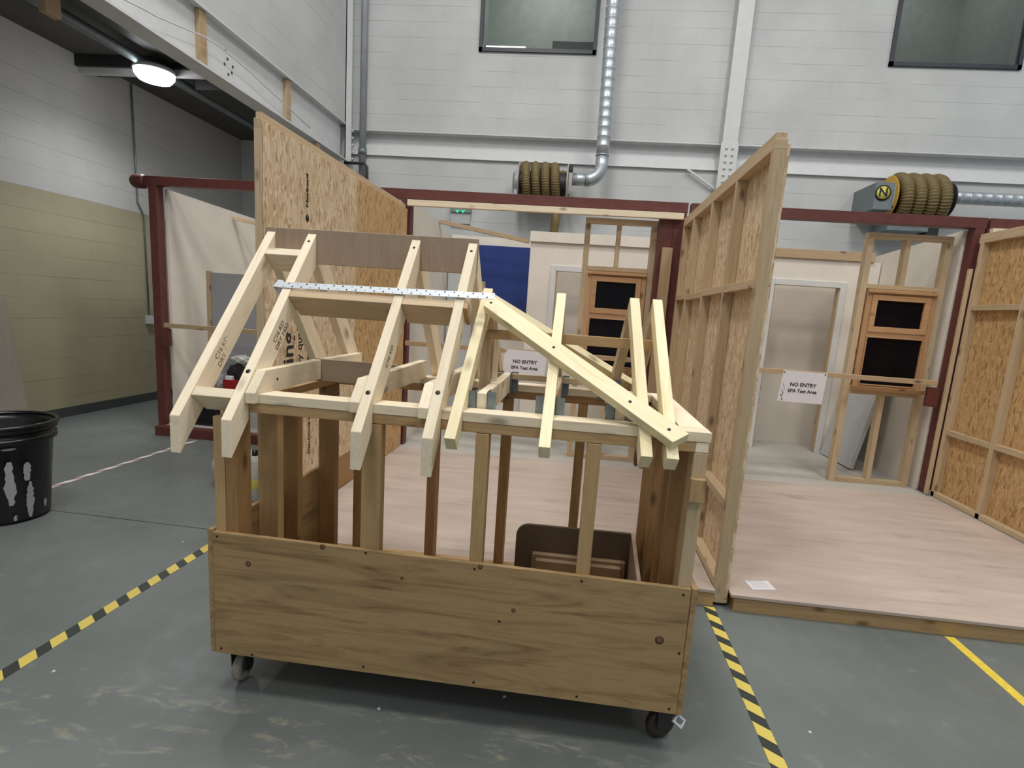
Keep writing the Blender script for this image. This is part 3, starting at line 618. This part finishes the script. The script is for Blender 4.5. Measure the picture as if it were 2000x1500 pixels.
for lx in (-3.78, -3.15):
    for ly in (5.41, 5.54): B('leg', lx, lx + .03, ly, ly + .03, .10, zt - .03, M_['batten'], wt)
def clut(name, px, py, sc, mat, lab, cat, seed, Y, amp=.3):
    c = atY(px, py, Y); return blob(name, c, sc, mat, lab, cat, seed, amp)
clut('dark_tool_bag', 464, 735, (.11, .045, .125), 'cloth', 'crumpled dark tool bag on the table in the left mock room', 'bag', 3, 5.53)
clut('grey_bag', 432, 748, (.04, .05, .09), 'plate_grey', 'small grey bag at the left of the red box', 'bag', 5, 5.50)
clut('plastic_bag', 472, 703, (.10, .04, .05), 'sack', 'pale plastic bag on top of the dark tool bag', 'bag', 8, 5.53)
ra, rb_ = atY(438, 760, 5.43), atY(462, 743, 5.43)
tag(B('red_box', ra.x, rb_.x, 5.405, 5.465, zt + .001, rb_.z, M_['scarlet']), 'small red box on the table in front of the dark bag', 'box')
tag(B('white_carton', ra.x + .03, ra.x + .10, 5.41, 5.45, rb_.z + .001, rb_.z + .042, M_['paper']), 'small white carton on the red box', 'box')
tag(B('dark_crate', -4.1, -3.83, 5.40, 5.59, .102, .30, M_['black']), 'low black crate on the floor of the left mock room', 'crate')
blob('white_sack', (-2.70, 4.06, .13), (.18, .18, .17), 'sack', 'white woven sack on the floor behind the left end of the trolley', 'sack', 11, .12)
fe = thing('yellow_bottle', (-2.35, 3.75, 0), 'slim white bottle with yellow band on the floor between the trolley end posts', 'bottle')
MBt = Matrix.Translation((-2.35, 3.75, 0))
lathe('body', [(0, 0), (.045, 0), (.05, .01), (.05, .30), (.03, .34), (.02, .35)], M_['sack'], fe, MBt, 20)
lathe('yellow_band', [(.0505, .10), (.0515, .105), (.0515, .165), (.0505, .17)], M_['label_yellow'], fe, MBt, 20)
lathe('cap', [(.021, .35), (.021, .39), (0, .39)], M_['black'], fe, MBt, 16)

# ================================================================== OSB stud partitions
ZP0, ZP1 = .0, 2.46
def partition(lab, sx0, sx1, face, ys, nogs, osb_parts, y0, y1, zb=0.102, doubleplate=True):
    t = thing('stud_partition', ((sx0 + sx1) / 2, (y0 + y1) / 2, 0), lab, 'partition', 'timber stud partitions sheathed in strand board')
    for i, y in enumerate(ys): B('stud', sx0, sx1, y, y + .045, (0.02 if i == 0 else zb), 2.42, M_['stud'], t)
    B('top_plate', sx0, sx1, y0 + .045, y1, 2.42, 2.465, M_['stud'], t)
    B('head_plate', sx0 + .004, sx1 - .004, y0 + .012, y1, 2.466, 2.50, M_['stud'], t)
    B('stud_cap', sx0, sx1, y0, y0 + .045, 2.42, 2.466, M_['stud'], t)
    B('sole_plate', sx0, sx1, y0 + .046, y1, zb, zb + .045, M_['stud'], t)
    for a, b, z in nogs: B('noggin', sx0, sx1, a, b, z - .045, z, M_['stud'], t)
    out = []
    for (a, b, z0, z1, m) in osb_parts:
        out.append(B('strand_board_sheet', min(face), max(face), a, b, z0, z1, M_[m], t, 0, axis=2))
    return t, out
ptl, sh = partition('tall strand board partition left of the blue board, lettered face towards the right', -1.81, -1.767, (-1.765, -1.75),
    [2.92, 3.53, 4.13, 4.74, 5.29], [(2.965, 3.53, 1.30)], [(2.925, 4.135, .36, 2.45, 'osb'), (4.138, 5.335, .102, 2.45, 'osb_orange')], 2.92, 5.335)
B('kick_board', -1.765, -1.752, 2.925, 4.135, .102, .358, M_['dark_old'], ptl)
s0 = sh[0]
ff = -1.7492
lathe('printed_logo', [(0, .0005), (.022, .0005), (.022, 0)], M_['print'], s0, Matrix.Translation((ff, 3.38, 2.035)) @ Matrix.Rotation(math.pi / 2, 4, 'Y'), 24)
text('printed_lettering', 'Norbord', (ff, 3.38, 2.20), (0, 0, 1), (0, -1, 0), .036, M_['print'], s0, bold=.002, sx=1.5)
text('printed_lettering', 'Sterling', (ff, 3.155, 1.075), (0, 0, 1), (0, -1, 0), .17, M_['print'], s0, bold=.003)
text('printed_lettering', 'strength by quality', (ff, 3.285, 1.12), (0, 0, 1), (0, -1, 0), .085, M_['print'], s0, bold=.001)
text('printed_lettering', 'OSB/3 EN300 18mm', (ff, 3.405, 1.22), (0, 0, 1), (0, -1, 0), .055, M_['print'], s0, bold=.001)
text('printed_lettering', 'STERLINGOSB 2397', (ff, 3.412, .66), (0, 0, 1), (0, -1, 0), .036, M_['print'], s0, bold=.0008)
partition('central strand board partition with open studs facing left, beside the trolley', .87, .93, (.931, .946),
    [2.92, 3.55, 4.17, 4.82, 5.29], [(2.966, 3.55, 1.80), (3.596, 4.17, 1.80), (4.216, 4.82, 1.79), (4.866, 5.29, 1.80), (2.966, 3.55, .61), (3.596, 4.17, .61), (4.216, 4.82, .61)],
    [(2.925, 4.14, .02, 2.445, 'osb'), (4.142, 5.335, .102, 2.445, 'osb')], 2.92, 5.335)
partition('strand board partition at the right edge with open studs facing left', 3.44, 3.50, (3.501, 3.516),
    [3.4, 4.05, 4.68, 5.27], [(4.095, 4.68, 1.91), (4.725, 5.27, 1.88), (4.095, 4.68, .75), (4.725, 5.27, .745), (3.445, 4.05, 1.9)],
    [(3.4, 4.10, .102, 2.445, 'osb_orange'), (4.102, 5.335, .102, 2.445, 'osb_orange')], 3.4, 5.335)
tag(B('header_timber', 3.53, 5.8, 5.32, 5.37, 2.50, 2.555, M_['pine']), 'pale header timber at the top right corner beside the right partition', 'timber')
tag(B('timber_strip', 3.405, 3.435, 5.33, 5.36, .105, 2.2, M_['stud']), 'thin upright timber strip fixed on the right red post', 'timber')

# ================================================================== floor details
def strip(name, x0, x1, y0, y1, mat, lab, cat='floor tape', off=0, ydir=True):
    bm = bmesh.new(); boxbm(bm, x0, x1, y0, y1, .0005, .0018)
    M = Matrix.Translation(((x0 + x1) / 2, y0, 0)) @ Matrix.Rotation(math.pi / 2, 4, 'Z')
    return tag(put(name, bm_mesh(bm, name), M_[mat], None, M), lab, cat)
strip('hazard_floor_tape', -2.18, -2.12, -.5, 5.15, 'hazard', 'black and yellow striped floor tape left of the trolley')
strip('hazard_floor_tape', .815, .875, -.5, 2.90, 'hazard', 'black and yellow striped floor tape right of the trolley')
strip('yellow_floor_tape', 2.068, 2.118, 0, 2.87, 'yellow_tape', 'plain yellow floor tape at the lower right')
strip('red_white_floor_tape', -3.90, -3.855, 1, 5.15, 'redwhite', 'thin red and white floor tape left of the left mock room')
bm = bmesh.new(); c = [(1.093, 3.051), (1.107, 2.947), (1.207, 2.981), (1.193, 3.068)]
pc = tag(prism('paper_card', [(1.085, 2.955, .1025), (1.225, 2.985, .1025), (1.21, 3.085, .1025), (1.07, 3.055, .1025)], (0, 0, .002), M_['paper'], None, bev=0), 'small white card lying on the right platform near its front edge', 'card')
for k in range(4): beam('printed_line', (1.10 - .004 * k, 2.99 + .02 * k, .1047), (1.195 - .004 * k, 3.01 + .02 * k, .1047), .003, .0004, M_['plate_grey'], pc, bev=0)
for i, (x, y) in enumerate([(-2.336, 2.96), (-.649, 1.819), (-.181, 1.976), (-1.982, 1.781), (.45, 1.62), (1.03, 2.0)]):
    a = random.uniform(0, 3); s = .008
    tag(prism('wood_chip', [(x + s * math.cos(a + k * 2.1), y + s * math.sin(a + k * 2.1), .0005) for k in range(3)], (0, 0, .004), M_['paper'], None, bev=0),
        ['tiny pale chip on the floor left of the trolley near the striped tape', 'tiny pale chip on the floor in front of the trolley, left of centre', 'tiny pale chip on the floor at the shadow edge below the trolley', 'tiny pale chip on the floor at lower left beside the striped tape', 'tiny pale chip on the floor before the right caster', 'tiny pale chip on the floor right of the striped tape'][i], 'debris', 'wood chips on the floor')
for i, (a, b) in enumerate([((-3.6, 3.20), (-1.35, 3.15)), ]):
    beam('trim_8', (a[0], a[1], .0006), (b[0], b[1], .0006), .006, .001, M_['dark'], bev=0)['kind'] = 'structure'

# black bin
bn = thing('black_bin', (-3.65, 3.06, 0), 'large round black plastic bin with white paint drips at the left edge', 'bin')
MB = Matrix.Translation((-3.65, 3.06, 0)) @ Matrix.Diagonal((1, 1, .93, 1))
lathe('body', [(0, .01), (.20, .0), (.222, .02), (.262, .56), (.285, .565), (.285, .60), (.268, .602), (.270, .635), (.292, .64), (.292, .668), (.275, .672), (.262, .64), (.215, .04), (0, .035)], M_['black'], bn, MB, 48)
lathe('rim', [(.276, .668), (.298, .668), (.303, .680), (.296, .694), (.280, .692), (.276, .68)], M_['black'], bn, MB, 48)
lathe('inner_bag', [(.255, .55), (.15, .53), (.05, .56), (0, .55)], M_['black'], bn, MB, 24)
wd = M_['paper']
def drip(ang, z0, z1, wid):
    bm = bmesh.new(); n = 14; random.seed(int(ang * 100)); prev = None
    for k in range(n + 1):
        z = z0 + (z1 - z0) * k / n; r = .224 + (z - .02) * .0745 + .0012; ww = wid * (math.sin(math.pi * (k + .6) / (n + 1.2)) ** .5) * random.uniform(.65, 1.15); a = ang + random.uniform(-.012, .012)
        pr = [bm.verts.new((r * math.cos(a + s * ww / r / 2), r * math.sin(a + s * ww / r / 2), z)) for s in (-1, 1)]
        if prev: bm.faces.new((prev[0], prev[1], pr[1], pr[0]))
        prev = pr
    bmesh.ops.solidify(bm, geom=bm.faces[:], thickness=.001); bm.transform(MB); put('paint_drip', bm_mesh(bm, 'drip'), wd, bn, MB)
camdir = math.atan2(-3.06, 3.65) + .15
drip(camdir - .04, .14, .45, .055); drip(camdir + .36, .03, .29, .045); drip(camdir + .31, .30, .43, .045); drip(camdir + .80, .07, .13, .03); drip(camdir + .02, .025, .065, .018); drip(camdir - .02, .53, .545, .08)
# board against the left wall
tag(beam('leaning_offcut', (-5.60, 4.72, .0), (-5.79, 4.72, 1.33), .58, .02, wood('grey_weathered_ply', (.36, .31, .26), (.25, .21, .18)), None, up=Vector((1, 0, 0)), off=(.001, .02)), 'weathered board leaning on the left wall behind the bin', 'board')

# ================================================================== THE ROOF MODEL TROLLEY
T = thing('roof_model_trolley', (-.42, 2.25, 0), 'timber framed roof training model on a castored plywood trolley in the foreground', 'roof model')
def scr(x, y, z, n, parent, r=.006):
    n = Vector(n).normalized(); M = frame(Vector((0, 0, 0)), n); R = Matrix.Translation((x, y, z)) @ M @ Matrix.Rotation(math.pi / 2, 4, 'Y')
    return lathe('screw', [(0, .0012), (r * .8, .0012), (r, 0)], M_['screw'], parent, R, 10)
fb = prism('front_board', [(-1.288, 1.782, .18), (.457, 1.782, .171), (.455, 1.782, .653), (-1.288, 1.782, .672)], (0, .018, 0), M_['front_ply'], T, along=(1, 0, 0))
for x, z in [(-1.27, .655), (-.70, .655), (-.30, .64), (.08, .64), (.43, .63), (-1.265, .20), (-.70, .20), (-.28, .195), (.1, .192), (.43, .19), (.44, .41), (-.2, .45), (-1.14, .19)]:
    scr(x, 1.782, z, (0, -1, 0), fb, .005)
for px, py, r in ((485, 1101, .011), (630, 1068, .010), (938, 1107, .009), (1288, 1250, .016), (1003, 1192, .008), (785, 1129, .006)):
    k = atY(px, py, 1.782); MK = Matrix.Translation((k.x, 1.782, k.z)) @ Matrix.Rotation(math.pi / 2, 4, 'X')
    kk = lathe('knot', [(r * .55, .0006), (r, .0006), (r, 0)], plain('knot_ring', (.09, .045, .016), .6), fb, MK, 20); lathe('knot_heart', [(0, .0005), (r * .55, .0005)], plain('knot_heart', (.20, .105, .04), .6), fb, MK, 20)
B('end_board', -1.31, -1.289, 1.785, 2.72, .18, .68, M_['front_ply'], T); B('end_board', .458, .478, 1.785, 2.72, .168, .655, M_['front_ply'], T)
B('base_board', -1.288, .457, 1.801, 2.72, .172, .19, M_['front_ply'], T)
B('base_rail', -1.288, .457, 1.801, 1.845, .191, .235, M_['old'], T); B('base_rail', -1.288, .457, 2.655, 2.70, .191, .235, M_['old'], T)
# casters
def caster(x, y, rot, fmat, brake=False):
    H = .172; M0 = Matrix.Translation((x, y, 0)) @ Matrix.Rotation(rot, 4, 'Z')
    bm = bmesh.new(); boxbm(bm, -.045, .045, -.045, .045, H - .006, H); bm.transform(M0)
    c = put('caster', bm_mesh(bm, 'plate'), M_['dark'], T, M0)
    bm = bmesh.new()
    for s in (-1, 1):
        xs = s * .026
        pts = [(-.035, H - .012), (.035, H - .012), (.02, .055), (.012, .045), (-.012, .045), (-.03, .07)]
        a = [bm.verts.new((xs, q[0], q[1])) for q in pts]; b = [bm.verts.new((xs + s * .004, q[0], q[1])) for q in pts]
        bm.faces.new(a); bm.faces.new(b[::-1])
        for k in range(6): bm.faces.new((a[k], b[k], b[(k + 1) % 6], a[(k + 1) % 6]))
    boxbm(bm, -.03, .03, -.036, .036, H - .018, H - .008); bm.transform(M0)
    put('fork', bm_mesh(bm, 'fork'), M_['dark'], c, M0)
    lathe('wheel', [(0, -.012), (.022, -.012), (.022, -.017), (.05, -.017), (.057, -.012), (.060, 0), (.057, .012), (.05, .017), (.022, .017), (.022, .012), (0, .012)], fmat, c, M0 @ Matrix.Translation((0, 0, .062)) @ Matrix.Rotation(math.pi / 2, 4, 'Y'), 32)
    if brake:
        pb = atY(1324, 1407, 1.80); Mb = Matrix.Translation(pb) @ Matrix.Rotation(math.radians(38), 4, 'Y') @ Matrix.Rotation(math.radians(55), 4, 'X') @ Matrix.Rotation(math.pi / 2, 4, 'Z') @ Matrix.Diagonal((.8, .7, 1, 1))
        bm = bmesh.new()
        for q in ((-.022, -.012, -.03, .03), (.012, .022, -.03, .03), (-.012, .012, .018, .03), (-.012, .012, -.03, -.02)): boxbm(bm, q[0], q[1], q[2], q[3], 0, .012)
        bm.transform(Mb); put('brake_pedal', bm_mesh(bm, 'brake', .001), M_['strap'], c, Mb)
        tube('brake_arm', [M0 @ Vector((0, .02, .12)), pb], .006, M_['galv_dull'], c, 8)
    return c
caster(-1.245, 1.885, 0, M_['tyre']); caster(.425, 1.875, -1.15, plain('dark_brown_wheel', (.035, .02, .017), .45), True)
caster(-1.22, 2.62, .5, M_['tyre']); caster(.38, 2.62, -.6, M_['tyre'])
# end wall studs, left then right
ZS = .19
for (x0, x1, y0, y1, z1, m) in [(-1.288, -1.246, 1.801, 1.89, 1.105, 'old'), (-1.244, -1.20, 1.801, 1.89, 1.128, 'dark_old'), (-1.288, -1.20, 2.075, 2.12, 1.128, 'old'),
        (-1.288, -1.20, 2.235, 2.28, 1.128, 'dark_old'), (-1.288, -1.20, 2.61, 2.655, 1.128, 'dark_old'),
        (-.73, -.66, 1.801, 1.846, 1.128, 'old'), (-.325, -.279, 1.801, 1.85, 1.128, 'old'), (.058, .106, 1.801, 1.85, 1.128, 'old'), (.412, .457, 1.801, 1.89, 1.128, 'stud'),
        (-1.10, -1.055, 2.61, 2.69, 1.128, 'dark_old'), (-.712, -.667, 2.61, 2.69, 1.128, 'dark_old'), (-.345, -.30, 2.61, 2.69, 1.128, 'dark_old'), (.025, .07, 2.61, 2.69, 1.128, 'dark_old'),
        (.37, .457, 2.62, 2.665, 1.128, 'dark_old'), (.37, .457, 2.32, 2.365, 1.128, 'dark_old'), (.37, .457, 2.07, 2.115, 1.128, 'dark_old'), (.37, .457, 1.93, 1.965, 1.128, 'dark_old')]:
    B('stud', x0, x1, y0, y1, ZS, z1, M_[m], T)
B('post_block', .407, .459, 1.775, 1.80, .965, 1.045, M_['old'], T)
# plates
B('lower_plate', -1.16, .415, 1.802, 1.888, 1.130, 1.165, M_['old'], T); B('lower_plate', -1.288, -1.20, 1.892, 2.72, 1.130, 1.165, M_['old'], T)
B('lower_plate', -1.19, .36, 2.61, 2.70, 1.130, 1.165, M_['dark_old'], T); B('lower_plate', .37, .457, 1.892, 2.70, 1.130, 1.165, M_['old'], T)
B('wall_plate', -1.14, .462, 1.80, 1.888, 1.166, 1.20, M_['pine'], T); B('wall_plate', .37, .460, 1.89, 2.70, 1.166, 1.20, M_['pine'], T)
B('wall_plate', -1.28, .368, 2.61, 2.70, 1.166, 1.20, M_['pine'], T); B('corner_block', .415, .457, 1.802, 1.888, 1.130, 1.164, M_['pine'], T)
# big rafters
SB = 1.18
def zb(Y): return 1.12 + SB * (Y - 1.70)
def big(xt, xr, mat, notch=True, wd=.037):
    D = .132; Yr = 2.29; yb = 1.70 + (1.2 - (1.12 - D)) / SB
    pts = [(1.70, zb(1.70) - D), (1.70, zb(1.70)), (Yr, zb(Yr)), (Yr, zb(Yr) - D), (yb, 1.2), (1.799, 1.2), (1.799, zb(1.799) - D)] if notch else [(1.70, zb(1.70) - D), (1.70, zb(1.70)), (Yr, zb(Yr)), (Yr, zb(Yr) - D)]
    P = [(xt + (xr - xt) * (y - 1.7) / .59 - wd / 2, y, z) for y, z in pts]
    return prism('rafter', P, (wd, 0, 0), mat, T, along=(0, 1, SB))
def bigback(xr, xt, mat, wd=.037):
    D = .125; g = lambda Y: zb(2.29) - SB * (Y - 2.309); Y1 = 2.88; yb = 2.309 + (zb(2.29) - D - 1.2) / SB
    pts = [(2.309, g(2.309)), (Y1, g(Y1)), (Y1, g(Y1) - D), (2.701, g(2.701) - D), (2.701, 1.2), (min(yb, 2.70), 1.2), (2.309, g(2.309) - D)]
    P = [(xr + (xt - xr) * (y - 2.309) / .57 - wd / 2, y, z) for y, z in pts]
    return prism('rafter', P, (wd, 0, 0), mat, T, along=(0, 1, -SB))
bigs = [(-1.355, -1.345, False), (-1.168, -1.163, True), (-.711, -.709, True), (-.468, -.468, True)]
RB = []
for xt, xr, nt in bigs:
    RB.append(big(xt, xr, M_['pine'], nt)); bigback(xr, xt, M_['pine'])
for (x, Y) in ((-1.163, 2.26), (-.709, 2.26), (-.468, 2.26), (-1.168, 1.83), (-.711, 1.80), (-.468, 1.815)):
    scr(x, Y, zb(Y) + .001, (0, -SB, 1), RB[[1, 2, 3, 1, 2, 3][[(-1.163), (-.709), (-.468), (-1.168), (-.711), (-.468)].index(x)]], .006 if Y > 2 else .009)
B('ridge_board', -1.372, -.447, 2.291, 2.308, 1.692, 1.834, M_['grey_ply'], T, axis=2)
nB = Vector((0, -SB, 1)).normalized(); dB = Vector((0, 1, SB)).normalized()
def nog(x0, x1, Y, depth, mat, w=.037):
    """short timber flush with the big roof plane, square to it"""
    a = Vector((x0, Y, zb(Y))); b = Vector((x1, Y, zb(Y))); return beam('noggin', a, b, w, depth, mat, T, up=nB, off=(-depth, -.001))
nog(-1.327, -1.182, 2.217, .10, M_['pine']); nog(-1.334, -1.187, 1.768, .10, M_['pine'])
nog(-1.144, -.729, 2.075, .115, M_['stud']); nog(-.69, -.487, 2.075, .115, M_['stud']); nog(-.449, -.432, 2.075, .10, M_['old'])
q1 = atX(437, 684, -1.333); text('grade_stamp', 'C16 KD\nDRY 1452', (-1.3325, q1.y, q1.z), (0, 1, SB), (0, -SB, 1), .030, M_['stamp'], RB[0], ext=.0003)
q2 = atX(548, 652, -1.146); text('grade_stamp', 'C16 KD\nDRY 1452', (-1.1455, q2.y, q2.z), (0, 1, SB), (0, -SB, 1), .030, M_['stamp'], RB[1], ext=.0003)
text('grade_stamp', 'C16 KD', (-.710 + .0195, 1.95, zb(1.95) - .06), (0, 1, SB), (0, -SB, 1), .030, M_['stamp'], RB[2], ext=.0003)
# joists of the big roof
def bigjoist(x0, ye=2.60):
    pts = [(1.776, 1.168), (1.799, 1.168), (1.799, 1.2005), (ye, 1.2005), (ye, 1.285), (1.845, 1.280), (1.776, 1.205)]
    o = prism('ceiling_joist', [(x0, y, z) for y, z in pts], (.037, 0, 0), M_['pine'], T, along=(0, 1, 0)); scr(x0 + .037, 1.92, 1.24, (1, 0, 0), o); return o
bigjoist(-1.147, 2.268); B('ceiling_joist', -1.147, -1.11, 2.30, 2.72, 1.2005, 1.285, M_['pine'], T); bigjoist(-.768); bigjoist(-.525)
B('ply_gusset', -1.147, -.77, 2.272, 2.290, 1.19, 1.288, M_['grey_ply'], T)
# small roof
SS = .868; th = math.atan(SS); nS = Vector((0, -math.sin(th), math.cos(th))); nSb = Vector((0, math.sin(th), math.cos(th)))
def zs(Y): return 1.126 + SS * (Y - 1.70)
def small(xt, xr, mat, wd=.038, dp=.062):
    Yr = 2.29
    yv = 1.7 + dp * math.sin(th); zv = zs(1.7) - dp * math.cos(th); vd = dp / math.cos(th)
    yb = 1.70 + (1.2 + vd - 1.126) / SS
    pts = [(1.70, zs(1.70)), (Yr, zs(Yr)), (Yr, zs(Yr) - vd), (yb, 1.2), (1.799, 1.2), (1.799, zs(1.799) - vd), (yv, zv)]
    return prism('jack_rafter', [(xt + (xr - xt) * (y - 1.7) / .59 - wd / 2, y, z) for y, z in pts], (wd, 0, 0), mat, T, along=(0, 1, SS))
def smallback(xr, xt, mat, wd=.038, dp=.062):
    a = Vector((xr, 2.292, zs(2.29))); b = Vector((xt, 2.86, zs(2.29) - SS * .568)); vd = dp / math.cos(th)
    g = lambda Y: zs(2.29) - SS * (Y - 2.292); yb = 2.292 + (zs(2.29) - vd - 1.2) / SS
    pts = [(2.292, g(2.292)), (2.86, g(2.86)), (2.86, g(2.86) - vd), (2.701, g(2.701) - vd), (2.701, 1.2), (min(yb, 2.7), 1.2), (2.292, g(2.292) - vd)]
    return prism('jack_rafter', [(xr + (xt - xr) * (y - 2.292) / .568 - wd / 2, y, z) for y, z in pts], (wd, 0, 0), mat, T, along=(0, 1, -SS))
RS = [small(-.394, -.394, M_['yellow_pine']), small(-.082, -.087, M_['yellow_pine']), small(.245, .212, M_['yellow_pine']), small(.327, .304, M_['yellow_pine'])]
for xr, xt in ((-.394, -.39), (-.087, -.09), (.212, .184), (.304, .30)): smallback(xr, xt, M_['stud'])
# hips
def onS(x, y, off, back=False):
    d = ray(x, y); n = np.array(nS); p = np.array([0, 1.7, 1.126]) + n * off; o = np.array([0, 0, CAMH]); t = ((p - o) @ n) / (d @ n); return Vector(o + d * t)
def hipbar(P, zf, n, lab=None):
    pts = [Vector((x, y, zf(y))) + n * .0395 for x, y in P]
    return prism('hip_rafter', pts, n * -.038, M_['yellow_pine'], T, along=pts[1] - pts[0])
HP = [(-.378, 2.232), (.374, 1.757), (.32, 1.727), (-.384, 2.171)]
hp = hipbar(HP, zs, nS)
for q, x0, y0 in ((.03, -.374, 2.205), (.40, 0, 0), (.78, 0, 0), (.95, 0, 0)):
    x = -.38 + .727 * q; y = 2.20 - .458 * q; pp = Vector((x, y, zs(y))) + nS * .0397; scr(pp.x, pp.y, pp.z, nS, hp)
hipbar([(x, 4.582 - y) for x, y in HP], lambda y: zs(4.582 - y), nSb)
B('purlin', -.372, .315, 2.20, 2.222, 1.434, 1.474, M_['old'], T)
B('king_post', -.40, -.358, 2.224, 2.262, 1.20, 1.47, M_['stud'], T); B('king_post', -.35, -.33, 2.24, 2.262, 1.20, 1.44, M_['pine'], T)
B('binder', -.41, .115, 2.585, 2.607, 1.226, 1.254, M_['stud'], T)
# hung joists with metal hangers
for x in (-.328, -.082, .165):
    j = B('hung_joist', x - .019, x + .019, 1.897, 2.603, 1.168 if x < -.3 else 1.16, 1.255, M_['pine'] if x != -.082 else M_['stud'], T)
    for ya, s in ((1.8905, 1), (2.6085, -1)):
        bm = bmesh.new()
        for sx in (-1, 1):
            boxbm(bm, x + sx * .0205 - .0012, x + sx * .0205 + .0012, min(ya, ya + s * .075), max(ya, ya + s * .075), 1.158, 1.262)
            boxbm(bm, min(x + sx * .0205, x + sx * .052), max(x + sx * .0205, x + sx * .052), min(ya, ya + s * .0018), max(ya, ya + s * .0018), 1.16, 1.262)
        boxbm(bm, x - .0205, x + .0205, min(ya, ya + s * .075), max(ya, ya + s * .075), 1.155, 1.158)
        put('joist_hanger', bm_mesh(bm, 'hanger'), M_['galv_dull'], T, Matrix.Translation((x, ya, 1.16)))
beam('corner_brace', (.20, 2.66, 1.08), (.40, 2.50, 1.10), .035, .06, M_['dark_old'], T)
# restraint strap
Ys = 2.098; zc = zb(Ys)
st = beam('restraint_strap', Vector((-1.190, Ys, zc)) + nB * .002, Vector((-.335, Ys + .004, zc + .006)) + nB * .008, .030, .002, M_['strap'], T, up=nB, off=(0, .002), bev=0)
for k in range(46):
    f = (k + .5) / 46; x = -1.19 + .855 * f; dy = .008 * (1 if k % 2 else -1)
    c = Vector((x, Ys + .004 * f, zc + .006 * f)) + nB * (.0042 + .006 * f) + dB * dy
    scr(c.x, c.y, c.z, nB, st, .0032 if k % 3 else .0018)
scr(-1.163, Ys, zc + .003, nB, st, .005)
prism('strap_return', [(-1.190, Ys - .012, zc - .010), (-1.190, Ys + .012, zc + .018), (-1.212, Ys + .014, zc + .020), (-1.222, Ys - .010, zc - .008)], tuple(nB * .002), M_['strap'], T, bev=0)
prism('strap_return', [(-1.222, Ys - .010, zc - .008), (-1.212, Ys + .014, zc + .020), (-1.190, Ys + .012, zc - .045), (-1.192, Ys + .0, zc - .055)], (-.002, 0, 0), M_['strap'], T, bev=0)

# things stored in the trolley
TY = thing('mdf_tray', (.05, 2.4, .19), 'dark brown board tray with rounded corner standing inside the trolley at the right', 'tray')
pts = []
x0, x1, z0, z1, rr = -.225, .325, .20, .535, .06
pts = [(x1, 2.50, z0), (x1, 2.50, z1 + .005)] + [(x0 + rr - rr * math.sin(t), 2.50, z1 - rr + rr * math.cos(t)) for t in np.linspace(0, math.pi / 2, 8)] + [(x0, 2.50, z0)]
prism('back_panel', pts, (0, .018, 0), M_['mdf'], TY, along=(1, 0, 0))
prism('side_panel', [(.326, 2.10, .20), (.326, 2.518, .20), (.326, 2.518, .54), (.326, 2.10, .46)], (.018, 0, 0), M_['grey_ply'], TY, along=(0, 1, 0))
bm = bmesh.new()
for k, (g, d) in enumerate([(0, .03), (.02, .055), (.045, .03)]):
    boxbm(bm, -.14 + g, .31 - g, 2.498 - d, 2.498, .20, .405 - g)
put('moulded_panel', bm_mesh(bm, 'mould', .004), M_['mould'], TY, Matrix.Translation((.08, 2.48, .2)))

bpy.context.view_layer.update()
